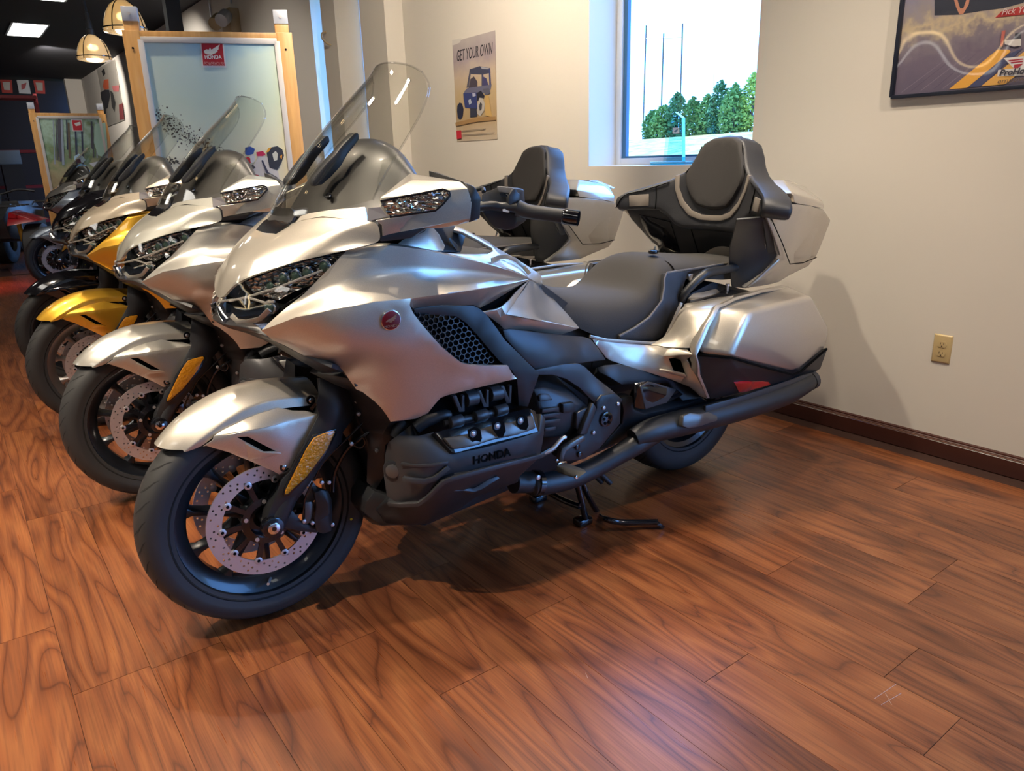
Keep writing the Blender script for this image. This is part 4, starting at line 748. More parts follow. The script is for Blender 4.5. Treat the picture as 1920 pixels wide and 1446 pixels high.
for s in (1, -1):
    sp = [(0, s*.262, 1.105), (0, s*.325, 1.100), (0, s*.318, 1.056), (0, s*.256, 1.058)]
    tb(sheet, 'speaker_grille', sp, M_PIPE, bike, axis='x', mirror=False, th=.008, step=.03, bevel=.002, fn=lambda y, z: fx(y, z)+.008)
    tb(tube, 'backrest_seam', [(fx(s*y, z)+.003, s*y, z) for y, z in ((.245, 1.135), (.238, 1.09), (.235, 1.045))], .0022, M_DARK, bike, n=6)
    tb(tube, 'backrest_seam', [(fx(s*y, z)+.003, s*y, z) for y, z in ((.098, 1.285), (.118, 1.225), (.146, 1.185))], .0022, M_DARK, bike, n=6)
    tb(tube, 'backrest_seam', [(fx(s*y, z)+.004, s*y, z) for y, z in ((.20, 1.15), (.28, 1.12), (.34, 1.10), (.36, 1.05))], .002, M_DARK, bike, n=6)
fw_ = lambda y, z: -.185+1.35*y*y-.50*(1.045-z)
tb(sheet, 'trunk_inner_side', [(0.040,0.290,1.034),(-0.033,0.342,1.040),(-0.107,0.326,0.975),(-0.187,0.303,0.893),(-0.146,0.275,0.830),(-0.099,0.243,0.773),(-0.051,0.215,0.780),(-0.027,0.215,0.878),(0.003,0.250,0.979)], M_PLAST, bike, th=.008, step=.04, bevel=.002, mirror=False)
ysheet('trunk_front_wall', [(0, 1.05), (.338, 1.05), (.332, 1.0), (.290, .90), (.268, .87), (.205, .785), (0, .785)], fw_, M_PLAST, .03, off=.0, bevel=.004)
for s in (1, -1):
    sp = [(0, s*.20, .99), (0, s*.30, 1.02), (0, s*.30, .93), (0, s*.26, .86), (0, s*.20, .86)]
    tb(sheet, 'pocket_panel', sp, M_PLASTG, bike, axis='x', mirror=False, th=.006, step=.04, bevel=.002, fn=lambda y, z: fw_(y, z)+.006)
    tb(tube, 'wall_seam', [(fw_(s*y, z)+.002, s*y, z) for y, z in ((.13, .97), (.13, .90), (.13, .86))], .0018, M_DARK, bike, n=6)

# ---- screen, instrument hood, pods
def scr(zc, xc, ys, xs, zs): return [(xc, 0, zc), (xc-.18*(xc-xs), ys*.45, zc-(zc-zs)*.16), (xc-.55*(xc-xs), ys*.80, zc-(zc-zs)*.5), (xs, ys, zs)]
ws = [scr(1.517, 1.205, .148, 1.166, 1.482), scr(1.490, 1.228, .180, 1.164, 1.442), scr(1.43, 1.297, .208, 1.205, 1.383), scr(1.36, 1.372, .230, 1.258, 1.325),
      scr(1.28, 1.445, .248, 1.316, 1.262), scr(1.20, 1.508, .264, 1.366, 1.205), scr(1.128, 1.553, .276, 1.392, 1.172)]
wsb = grid('windscreen', ws, M_CLEAR, bike, sub=2, th=.004, symy=True, crease={'rows': {-1: 1}, 'cols': {3: .7}}, ang=60)
for s in (1, -1):
    pass
tube('windscreen_edge', [r[3] for r in ws], .0028, M_LENS, bike, n=6, mirror=True)
top_edge = [(x, -y, z) for x, y, z in ws[0][:0:-1]]+ws[0]
tube('windscreen_edge', top_edge, .0026, M_LENS, bike, n=6)
hoodr = [[(1.50, 0, 1.125), (1.49, .09, 1.128), (1.45, .18, 1.128), (1.39, .27, 1.125)],
         [(1.43, 0, 1.235), (1.42, .08, 1.232), (1.39, .16, 1.205), (1.345, .255, 1.150)],
         [(1.35, 0, 1.305), (1.34, .08, 1.302), (1.32, .165, 1.265), (1.30, .245, 1.190)],
         [(1.285, 0, 1.330), (1.275, .10, 1.326), (1.265, .175, 1.285), (1.262, .255, 1.222)],
         [(1.25, 0, 1.315), (1.245, .10, 1.31), (1.24, .17, 1.27), (1.24, .25, 1.21)]]
grid('instrument_hood', hoodr, M_SMOKE, bike, sub=2, th=.006, symy=True, crease={'cols': {2: .3}}, ang=60)
sheet('screen_arm', [(1.480,0.115,1.222),(1.481,0.115,1.204),(1.456,0.120,1.209),(1.429,0.120,1.227),(1.380,0.120,1.280),(1.343,0.120,1.317),(1.345,0.120,1.335),(1.357,0.120,1.333),(1.394,0.120,1.303),(1.443,0.120,1.259)], M_PLAST, bike, ctrl=[(1.421,0.135,1.261)], th=.04, step=.03, bevel=.006)
for p in [(1.447,0.130,1.180),(1.464,0.100,1.139)]: bolt(p, .009, M_PLASTG, bike, name='screen_screw', dirn=(.6, .3, .5))
sheet('side_deflector', [(1.363,0.285,1.264),(1.317,0.295,1.276),(1.308,0.300,1.275),(1.308,0.300,1.262),(1.323,0.300,1.232),(1.340,0.300,1.199),(1.368,0.290,1.189),(1.386,0.285,1.196)], M_CLEAR, bike, th=.004, step=.04, bevel=0)
hull('fairing_inner', [(1.47, .2, 1.10), (1.40, .30, 1.11), (1.30, .31, 1.13), (1.22, .26, 1.16), (1.22, .1, 1.19), (1.3, .1, 1.0), (1.2, .22, 1.02), (1.45, .1, 1.02)], M_PLAST, bike, sym=True, bevel=.01)
# ---- mirror housings
mir = [(1.403,0.335,1.178),(1.359,0.325,1.197),(1.313,0.335,1.216),(1.253,0.365,1.215),(1.229,0.425,1.209),(1.226,0.450,1.194),(1.217,0.452,1.164),(1.219,0.445,1.123),(1.251,0.430,1.133),(1.276,0.410,1.130),(1.334,0.380,1.112),(1.406,0.345,1.091),(1.407,0.335,1.112)]+[(1.280,0.260,1.230),(1.210,0.240,1.220),(1.200,0.250,1.130)]
mo = hull('mirror_housing', mir, PB, bike, bevel=.006, ang=22)
sheet('indicator_lens', [(1.407,0.350,1.170),(1.362,0.376,1.179),(1.283,0.428,1.191),(1.275,0.438,1.188),(1.273,0.440,1.181),(1.290,0.434,1.163),(1.305,0.424,1.149),(1.343,0.402,1.144),(1.394,0.368,1.137),(1.399,0.364,1.142)], M_LENS, bike, ctrl=[(1.348,0.415,1.167)], th=.003, step=.03, bevel=0)
sheet('indicator_reflector', [(1.403,0.342,1.170),(1.358,0.368,1.178),(1.277,0.418,1.191),(1.269,0.428,1.187),(1.267,0.430,1.181),(1.285,0.426,1.162),(1.301,0.416,1.148),(1.339,0.395,1.144),(1.391,0.362,1.136),(1.396,0.358,1.142)], M_GLIT, bike, ctrl=[(1.339,0.398,1.166)], th=.004, step=.012, bevel=0, ang=5)
strip('indicator_rim', [(1.409,0.352,1.171),(1.364,0.380,1.180),(1.285,0.432,1.194),(1.275,0.444,1.189),(1.274,0.446,1.180),(1.292,0.440,1.161),(1.307,0.430,1.147),(1.346,0.408,1.142),(1.398,0.372,1.135)], .005, M_PLASTG, dy=.001)
for i in range(22):
    t = i/21; a = lerp([(1.400,0.352,1.159)][0], [(1.282,0.425,1.180)][0], t)
    for s in (1, -1):
        q = Vector((a[0], s*(a[1]+.002), a[2]+random.uniform(-.010, .010)))
        hull('indicator_facet', [tuple(q+Vector((random.uniform(-.010, .010), random.uniform(-.003, .006), random.uniform(-.006, .006)))) for _ in range(6)], M_CHROME, bike, mirror=False, bevel=0)
hull('mirror_shell', [(1.224,0.430,1.208),(1.206,0.448,1.197),(1.193,0.455,1.171),(1.192,0.445,1.122),(1.217,0.440,1.114),(1.224,0.450,1.167)]+[(1.215,0.240,1.235),(1.190,0.240,1.230),(1.180,0.250,1.120),(1.210,0.250,1.115)], M_PLAST, bike, bevel=.004)
hull('mirror_glass', [(1.198,0.440,1.187),(1.190,0.445,1.168),(1.190,0.438,1.126)]+[(1.176,0.260,1.215),(1.172,0.270,1.130)], M_CHROME, bike, bevel=0)
sheet('mirror_underside', [(1.326,0.360,1.104),(1.298,0.375,1.117),(1.271,0.400,1.127),(1.248,0.425,1.132),(1.217,0.440,1.121),(1.197,0.440,1.118),(1.241,0.410,1.107),(1.267,0.380,1.100)], PB, bike, th=.006, step=.03, ang=30)
hull('mirror_stem', [(1.416,0.343,1.125),(1.411,0.348,1.091),(1.416,0.345,1.077),(1.340,0.360,1.080),(1.315,0.370,1.104),(1.287,0.360,1.105),(1.304,0.360,1.122)]+[(1.360,0.300,1.100),(1.250,0.300,1.100),(1.300,0.280,1.150)], M_PLAST, bike, bevel=.005)
sheet('mirror_stem_cover', [(1.424,0.352,1.128),(1.411,0.356,1.116),(1.411,0.356,1.091),(1.330,0.372,1.107),(1.291,0.400,1.132),(1.299,0.400,1.142),(1.366,0.378,1.135)], PB, bike, th=.006, step=.03, ang=30)
# ---- handlebar (left), mirrored for the right grip
tube('handlebar', [(1.200,0.020,1.080),(1.180,0.100,1.120)]+[(1.055,0.250,1.137),(1.017,0.275,1.133),(0.982,0.305,1.130)], .014, M_PLAST, bike, mirror=True)
grip = tube('hand_grip', [(0.981,0.305,1.130),(0.961,0.325,1.120),(0.928,0.362,1.113),(0.895,0.398,1.106)], [.022, .0195, .0185, .0195], M_RUB, bike, mirror=True, n=16)
tube('bar_end', [(0.893,0.398,1.106),(0.891,0.402,1.105),(0.870,0.430,1.100)], [.0195, .0215, .0205], M_PLASTG, bike, mirror=True, n=20)
hull('switch_box', [(1.061,0.250,1.171),(1.037,0.260,1.178),(1.009,0.270,1.189),(0.981,0.285,1.181),(0.980,0.295,1.162),(0.979,0.295,1.091),(0.982,0.285,1.071),(1.002,0.280,1.070),(1.033,0.265,1.077),(1.051,0.250,1.108),(1.061,0.245,1.132)]+[(x-.045, y-.01, z) for x, y, z in [(1.037,0.260,1.178),(0.981,0.285,1.179),(0.982,0.295,1.091),(1.033,0.265,1.077)]], M_PLAST, bike, bevel=.006)
hull('switch_box_cap', [(1.026,0.270,1.189),(1.010,0.272,1.189),(0.980,0.288,1.182),(0.992,0.296,1.168),(1.025,0.280,1.173)], M_GREY, bike, bevel=.003)
sheet('rotary_knob', [(0.992,0.300,1.179),(0.984,0.302,1.182),(0.977,0.304,1.169),(0.968,0.304,1.165),(0.969,0.304,1.153),(0.976,0.304,1.146),(0.984,0.304,1.137),(0.992,0.302,1.135),(0.997,0.300,1.114),(1.004,0.300,1.124),(1.007,0.300,1.147),(1.005,0.300,1.164)], M_GREY, bike, th=.02, step=.03, bevel=.003)
hull('switch_slot', [(1.030,0.287,1.170),(1.023,0.290,1.174),(1.005,0.298,1.167),(1.008,0.300,1.158),(1.026,0.290,1.161)], M_PLASTG, bike, bevel=.003)
hull('switch_lever', [(1.023,0.290,1.129),(1.016,0.295,1.130),(1.004,0.302,1.123),(1.003,0.302,1.115),(1.023,0.292,1.121)], M_WHT, bike, bevel=.003)
tube('clutch_cable', [(1.190,0.100,1.100)]+[(1.048,0.200,1.178),(1.047,0.240,1.174)], .006, M_PLAST, bike, mirror=True)
# ------------------------------------------------------------------ room
M_WALL = grainy(mat('warm_white_wall_paint', (.64, .60, .53), .72), 260, .06)
M_TRIM = mat('dark_cherry_baseboard', (.055, .017, .012), .35, 0, .2)
M_CEIL = mat('black_ceiling', (.008, .009, .016), .8)
M_ALU = mat('window_aluminium', (.55, .58, .62), .35, .3)
M_ALUD = mat('dark_window_gasket', (.03, .10, .2), .4)
M_WOODF = mat('maple_frame', (.62, .33, .10), .42, 0, .2)
t = N(M_WOODF, 'ShaderNodeTexCoord'); mp = N(M_WOODF, 'ShaderNodeMapping'); mp.inputs['Scale'].default_value = (14, 14, 1.2)
n = N(M_WOODF, 'ShaderNodeTexNoise'); n.inputs['Scale'].default_value = 3; r = ramp(M_WOODF, n.outputs[0], [(.3, (.55, .28, .08)), (.7, (.68, .38, .13))])
lk(M_WOODF, t.outputs['Object'], mp.inputs[0]); lk(M_WOODF, mp.outputs[0], n.inputs['Vector']); lk(M_WOODF, r.outputs[0], bsdf(M_WOODF).inputs['Base Color'])

XW = -3.182
def rect(y0, y1, z0, z1, x=XW): return [(x, y0, z0), (x, y1, z0), (x, y1, z1), (x, y0, z1)]
wins = [(-3.458, -2.302, 1.203, 3.20), (-7.373, -6.30, 1.203, 2.95), (-15.6, -14.3, .4, 2.12), (.1, 4.4, .15, 3.1)]
wr = sheet('wall_right', rect(-20.9, 5.0, 0, 3.32), M_WALL, None, axis='x', mirror=False, th=.26, step=9, bevel=0, holes=[rect(*w_) for w_ in wins], fn=lambda y, z: XW)
tag(wr, kind='structure')
for i, (y0, y1, z0, z1) in enumerate(wins):
    wn = mk('window_%d' % (i+1), [], [], M_ALU); tag(wn, kind='structure')
    X0, X1 = -3.437, -3.405
    V = []; F = []
    def bx(lo, hi):
        o = len(V); x0, a0, b0 = lo; x1, a1, b1 = hi
        V.extend([(x0, a0, b0), (x1, a0, b0), (x1, a1, b0), (x0, a1, b0), (x0, a0, b1), (x1, a0, b1), (x1, a1, b1), (x0, a1, b1)])
        F.extend([tuple(o+k for k in f) for f in ((3, 2, 1, 0), (4, 5, 6, 7), (0, 1, 5, 4), (1, 2, 6, 5), (2, 3, 7, 6), (3, 0, 4, 7))])
    f = .045
    bx((X0, y0, z0), (X1, y0+f, z1)); bx((X0, y1-f, z0), (X1, y1, z1)); bx((X0, y0+f, z0), (X1, y1-f, z0+.04)); bx((X0, y0+f, z1-f), (X1, y1-f, z1))
    mk('window_frame', V, F, M_ALU, wn, bevel=.003)
    V = []; F = []; g = .028
    bx((X0-.01, y0+f, z0+.04), (X1-.015, y0+f+g, z1-f)); bx((X0-.01, y1-f-g, z0+.04), (X1-.015, y1-f, z1-f)); bx((X0-.01, y0+f+g, z0+.04), (X1-.015, y1-f-g, z0+.052)); bx((X0-.01, y0+f+g, z1-f-g), (X1-.015, y1-f-g, z1-f))
    mk('window_gasket', V, F, M_ALUD, wn)
    mk('window_glass', [(X0+.008, y0+f, z0+.04), (X0+.008, y1-f, z0+.04), (X0+.008, y1-f, z1-f), (X0+.008, y0+f, z1-f)], [(0, 1, 2, 3)], M_GLASS, wn)
    p = lamp('window_portal', 'AREA', (X0-.03, (y0+y1)/2, (z0+z1)/2), 1, (1, 1, 1), target=(0, (y0+y1)/2, (z0+z1)/2), shape='RECTANGLE', size=(z1-z0), size_y=(y1-y0))
    p.data.size = y1-y0; p.data.size_y = z1-z0; p.data.cycles.is_portal = True
# pilasters on the right wall
tag(box('trim_1', (XW, -6.03, 0), (-3.023, -5.608, 3.32), M_WALL), kind='structure')
tag(box('trim_2', (XW, -6.626, 0), (-2.952, -6.348, 3.32), M_WALL), kind='structure')
# baseboard with moulded top
bb = [(0, 0), (.017, 0), (.017, .066), (.013, .070), (.013, .076), (.009, .079), (.009, .084), (0, .088)]
def baseboard(name, y0, y1):
    V = [(XW+a, y, b) for y in (y0, y1) for a, b in bb]; n_ = len(bb)
    F = [(k, (k+1) % n_, n_+(k+1) % n_, n_+k) for k in range(n_)]+[tuple(range(n_)), tuple(range(2*n_-1, n_-1, -1))]
    o = mk(name, V, F, M_TRIM, recalc=True); tag(o, kind='structure'); return o
baseboard('baseboard_right', -5.607, 4.99)
strip('baseboard_moulding_line', [(XW+.0155, -5.6, .072), (XW+.0155, 0, .072), (XW+.0155, 4.9, .072)], .004, mat('pale_baseboard_edge', (.30, .17, .12), .4), parent=D.objects['baseboard_right'], mirror=False, th=.001)  # thin paler strip along the moulded top
ce = box('ceiling', (-3.44, -22, 3.321), (7.5, 5.2, 3.40), M_CEIL); tag(ce, kind='structure')
tag(box('wall_far', (-3.44, -21.62, 0), (7.3, -21.5, 3.32), mat('dark_far_wall', (.010, .011, .022), .8)), kind='structure')
tag(box('wall_far_corner', (XW, -21.1, 0), (-2.84, -20.9, 3.32), M_WALL), kind='structure')
tag(box('wall_behind', (7.3, -21.6, 0), (7.4, 5.1, 3.32), M_WALL), kind='structure')
tag(box('wall_near', (-3.44, 5.0, 0), (7.3, 5.15, 3.32), M_WALL), kind='structure')

# ------------------------------------------------------------------ plank floor: every plank is a part of the floor
M_PLANK = mat('cherry_laminate', (.2, .06, .02), .30, 0, .25, coatr=.22)
m = M_PLANK
tc = N(m, 'ShaderNodeTexCoord'); oi = N(m, 'ShaderNodeObjectInfo')
ad = N(m, 'ShaderNodeVectorMath', operation='MULTIPLY_ADD'); cmb = N(m, 'ShaderNodeCombineXYZ')
for k in range(3): lk(m, oi.outputs['Random'], cmb.inputs[k])
ad.inputs[1].default_value = (37, 91, 53); lk(m, cmb.outputs[0], ad.inputs[0]); lk(m, tc.outputs['Object'], ad.inputs[2])
mp = N(m, 'ShaderNodeMapping'); mp.inputs['Scale'].default_value = (5.2, .62, 1); lk(m, ad.outputs[0], mp.inputs[0])
n1 = N(m, 'ShaderNodeTexNoise'); n1.inputs['Scale'].default_value = 1.15; n1.inputs['Detail'].default_value = 2.2; n1.inputs['Distortion'].default_value = .5; lk(m, mp.outputs[0], n1.inputs['Vector'])
mul = N(m, 'ShaderNodeMath', operation='MULTIPLY'); mul.inputs[1].default_value = 22; lk(m, n1.outputs[0], mul.inputs[0])
fr = N(m, 'ShaderNodeMath', operation='PINGPONG'); fr.inputs[1].default_value = 1.; lk(m, mul.outputs[0], fr.inputs[0])
mp2 = N(m, 'ShaderNodeMapping'); mp2.inputs['Scale'].default_value = (170, 3.2, 1); lk(m, ad.outputs[0], mp2.inputs[0])
n2 = N(m, 'ShaderNodeTexNoise'); n2.inputs['Scale'].default_value = 1.4; n2.inputs['Detail'].default_value = 5; lk(m, mp2.outputs[0], n2.inputs['Vector'])
mp3 = N(m, 'ShaderNodeMapping'); mp3.inputs['Scale'].default_value = (7, 1.5, 1); lk(m, ad.outputs[0], mp3.inputs[0])
n3 = N(m, 'ShaderNodeTexNoise'); n3.inputs['Scale'].default_value = 1.2; n3.inputs['Detail'].default_value = 3; lk(m, mp3.outputs[0], n3.inputs['Vector'])
c1 = ramp(m, fr.outputs[0], [(0, (.080, .022, .008)), (.10, (.142, .041, .0135)), (.55, (.185, .056, .018)), (1, (.220, .073, .023))])
c2 = ramp(m, n2.outputs[0], [(.30, (.66, .62, .60)), (.5, (.95, .95, .95)), (.72, (1.12, 1.12, 1.1))])
c3 = ramp(m, n3.outputs[0], [(.30, (.50, .45, .44)), (.45, (.92, .92, .92)), (.75, (1.22, 1.30, 1.3))])
mxa = N(m, 'ShaderNodeMix', data_type='RGBA', blend_type='MULTIPLY'); mxa.inputs[0].default_value = 1; lk(m, c1.outputs[0], mxa.inputs[6]); lk(m, c2.outputs[0], mxa.inputs[7])
mxb = N(m, 'ShaderNodeMix', data_type='RGBA', blend_type='MULTIPLY'); mxb.inputs[0].default_value = 1; lk(m, mxa.outputs[2], mxb.inputs[6]); lk(m, c3.outputs[0], mxb.inputs[7])
hs = N(m, 'ShaderNodeHueSaturation'); mr = N(m, 'ShaderNodeMapRange'); mr.inputs[3].default_value = .93; mr.inputs[4].default_value = 1.07
lk(m, oi.outputs['Random'], mr.inputs[0]); lk(m, mr.outputs[0], hs.inputs['Value']); lk(m, mxb.outputs[2], hs.inputs['Color']); lk(m, hs.outputs[0], bsdf(m).inputs['Base Color'])
rr = ramp(m, n2.outputs[0], [(.3, (.40,)*3), (.7, (.27,)*3)]); lk(m, rr.outputs[0], bsdf(m).inputs['Roughness'])
bp = N(m, 'ShaderNodeBump'); bp.inputs['Strength'].default_value = .10; bp.inputs['Distance'].default_value = .001; lk(m, n2.outputs[0], bp.inputs['Height']); lk(m, bp.outputs[0], bsdf(m).inputs['Normal'])
fl = box('floor', (-3.44, -21.6, -.05), (7.3, 5.2, -.0035), mat('floor_joint_and_subfloor', (.035, .013, .008), .6)); tag(fl, kind='structure')
PW, PL = .18, 1.22
pm = box('plank', (-PW/2+.0006, -PL/2+.0008, -.006), (PW/2-.0006, PL/2-.0008, 0), M_PLANK, fl, bevel=.0007)
planks = []
ends = {-1: -.965, -2: -.52, -3: -.70, -4: -1.16, 0: -1.46, -5: -.816}
xr0 = -1.281
for r_ in range(-11, 16):
    xc = xr0+PW/2+PW*r_+PW
    if r_ == -11: pass
    off = {-2: -.965, -3: -.52, -4: -.70, -5: -1.16, -6: -.816, -1: -1.46}.get(r_, -random.random()*1.22)
    for k in range(-9, 4):
        yc = off-PL/2+PL*k+ (PL if False else 0)
        if xc < XW+.02+PW/2-.12: continue
        if yc < -11.5 or yc > 3 : continue
        # keep only planks the camera could nearly see
        v = camo.matrix_world.inverted() @ Vector((xc, yc, 0))
        if v.z > .4 or abs(v.x) > -v.z*.95+1.2: continue
        planks.append((xc, yc))
planks.sort(key=lambda p: p[0]**2+p[1]**2)
bulk = planks[290:]; planks = planks[:290]
plank_objs = []
for i, (xc, yc) in enumerate(planks):
    o = pm if i == 0 else D.objects.new('plank', pm.data)
    if i: COL.objects.link(o); o.parent = fl
    o.location = (xc, yc, 0); plank_objs.append(o)
if True:
    V = []; F = []
    for r_ in range(-12, 48):
        xc = xr0+PW*1.5+PW*r_; o_ = random.random()*PL
        for k in range(-18, 6):
            yc = -PL/2+PL*k-o_
            if xc < XW+.05 or xc > 7.2 or yc < -20.9 or yc > 4.3: continue
            v = camo.matrix_world.inverted() @ Vector((xc, yc, 0))
            if any(abs(xc-a) < PW*.9 and abs(yc-b_) < PL*.98 for a, b_ in planks): continue
            o = len(V); a, b_ = PW/2-.0006, PL/2-.0008
            V += [(xc-a, yc-b_, -.0005), (xc+a, yc-b_, -.0005), (xc+a, yc+b_, -.0005), (xc-a, yc+b_, -.0005)]; F.append((o, o+1, o+2, o+3))
    o = mk('distant_planks', V, F, M_PLANK, fl); o['kind'] = 'stuff'
# scratches and scuff marks near the front
for a, b_ in (([(-1.5499,-0.6748,0.0004),(-1.6386,-0.6684,0.0004)], 0), ([(-1.5407,-0.6544,0.0004),(-1.6168,-0.6446,0.0004)], 0), ([(-1.5873,-0.6684,0.0004),(-1.5600,-0.6389,0.0004)], 0), ([(-1.0762,-1.1760,0.0004),(-1.0667,-1.1577,0.0004)], 0)):
    strip('floor_scratch', a, .0015, mat('pale_scratch', (.5, .42, .38), .6), parent=fl, mirror=False, th=.0003)

# ------------------------------------------------------------------ labels for the first bike, copies for the row
tag(bike, 'champagne silver touring motorcycle with top box, nearest of the row on the wood floor', 'motorcycle', 'touring motorcycles parked in a row')
bake_all()
def kids(o): return [c for c in COL.objects if c.parent == o]
def copy_tree(o, parent, mp, skip=()):
    if o in skip: return None
    c = o.copy(); COL.objects.link(c)
    if parent is not None: c.parent = parent
    if c.type == 'MESH':
        for s in c.material_slots:
            if s.material in mp: nm = mp[s.material]; s.link = 'OBJECT'; s.material = nm
    return c
def copy_bike(mp, loc, label, skip=()):
    r = bike.copy(); COL.objects.link(r); r.location = loc; r['label'] = label
    for ch in KIDS[bike]:
        c = copy_tree(ch, r, mp, skip)
        if c:
            for g in KIDS.get(ch, ()): copy_tree(g, c, mp, skip)
    return r
KIDS = {}
for o in list(COL.objects):
    if o.parent is not None: KIDS.setdefault(o.parent, []).append(o)
small = [o for o in COL.objects if o.name.split('.')[0] in ('tread_grooves',)]
TBs = set(TB)
bx0 = Vector((-2.243, -1.918, 0))
copy_bike({M_SILVER: M_GREYP, PB: M_PEARL}, bx0+Vector((.044, -1.11, 0)), 'pearl grey touring motorcycle second in the row, right behind the nearest silver one')
copy_bike({M_SILVER: M_GOLD, PB: M_BEIGE, M_RIMB: M_RIMG}, bx0+Vector((.060, -2.228, 0)), 'gold and beige touring motorcycle with grey wheels, third in the row', TBs)
copy_bike({M_SILVER: M_BLACKP, PB: M_BLACKP}, bx0+Vector((.035, -3.20, 0)), 'gloss black touring motorcycle behind the gold one', TBs)
b5 = copy_bike({M_SILVER: M_WHITEP, PB: M_GREYP}, bx0+Vector((-.38, -7.80, 0)), 'pale blue grey touring motorcycle farthest along the row, in front of the forest poster', TBs)

# ------------------------------------------------------------------ display frames with posters
def vplane(A, B):
    """orthonormal frame of a vertical poster plane: origin A (left), x to B, y up, n towards the viewer"""
    A, B = Vector(A), Vector(B); x = (B-A); x.z = 0; x.normalize(); y = Vector((0, 0, 1)); n_ = x.cross(y); return x, y, n_
flatmats = {}
def flat(c, rough=.6):
    k = (c, rough)
    if k not in flatmats: flatmats[k] = mat('print_%02d%02d%02d' % tuple(int(v*99) for v in c), c, rough)
    return flatmats[k]
def decal(name, pts, col, n_, lift, parent, rough=.6):
    n_ = Vector(n_)
    V = [tuple(Vector(p)+n_*lift) for p in pts]
    u = (Vector(pts[1])-Vector(pts[0]))
    from mathutils.geometry import tessellate_polygon
    F = [tuple(t) for t in tessellate_polygon([[Vector(p) for p in pts]])]
    m_ = col if not isinstance(col, tuple) else flat(col, rough)
    o = mk(name, V, F, m_, parent, ang=30)
    me = o.data
    if me.polygons and me.polygons[0].normal.dot(n_) < 0: me.flip_normals()
    return o
def planks_box(name, P0, P1, w_, d, n_, mtl, parent, bevel=.003):
    """bar from P0 to P1, width w_ across, depth d along n_"""
    P0, P1, n_ = Vector(P0), Vector(P1), Vector(n_); t_ = (P1-P0).normalized(); s = t_.cross(n_).normalized()
    V = [tuple(P+s*a*w_/2+n_*b_*d/2) for P in (P0, P1) for a, b_ in ((-1, -1), (1, -1), (1, 1), (-1, 1))]
    F = [(0, 1, 2, 3), (7, 6, 5, 4), (0, 4, 5, 1), (1, 5, 6, 2), (2, 6, 7, 3), (3, 7, 4, 0)]
    return mk(name, V, F, mtl, parent, bevel=bevel, recalc=True)
def skymat(name, z0, z1, cols, blot=.35, sc=3.):
    m = mat(name, (.3, .4, .4), .35, 0, .12); g = N(m, 'ShaderNodeNewGeometry'); sp = N(m, 'ShaderNodeSeparateXYZ'); lk(m, g.outputs['Position'], sp.inputs[0])
    mr = N(m, 'ShaderNodeMapRange'); mr.inputs[1].default_value = z0; mr.inputs[2].default_value = z1; lk(m, sp.outputs[2], mr.inputs[0])
    n_ = N(m, 'ShaderNodeTexNoise'); n_.inputs['Scale'].default_value = sc; n_.inputs['Detail'].default_value = 3; lk(m, g.outputs['Position'], n_.inputs['Vector'])
    a = N(m, 'ShaderNodeMath', operation='MULTIPLY_ADD'); a.inputs[1].default_value = blot; lk(m, n_.outputs[0], a.inputs[0]); lk(m, mr.outputs[0], a.inputs[2])
    s = N(m, 'ShaderNodeMath', operation='SUBTRACT'); s.inputs[1].default_value = blot/2; lk(m, a.outputs[0], s.inputs[0])
    r = ramp(m, s.outputs[0], cols); lk(m, r.outputs[0], bsdf(m).inputs['Base Color']); return m
FT = [(-0.9579,-4.7200,1.9750),(-1.7773,-4.4075,1.9750),(-1.0368,-4.6899,1.2148),(-1.7689,-4.4107,1.4012),(-1.0314,-4.6920,1.9421),(-1.7049,-4.4351,1.9325),(-1.0368,-4.6899,1.2148),(-1.7237,-4.4280,1.4021)]
TL, TR = Vector(FT[0]), Vector(FT[1]); TR.z = TL.z
fx_, fy_, fn_ = vplane(TL, TR)
if fn_.y < 0: fn_ = -fn_
fw1 = (TR-TL).length
root = empty('poster_stand', ((TL.x+TR.x)/2, (TL.y+TR.y)/2, 0)); tag(root, 'maple poster display frame showing a dirt rider under a wide sky', 'poster stand', 'wooden poster frames')
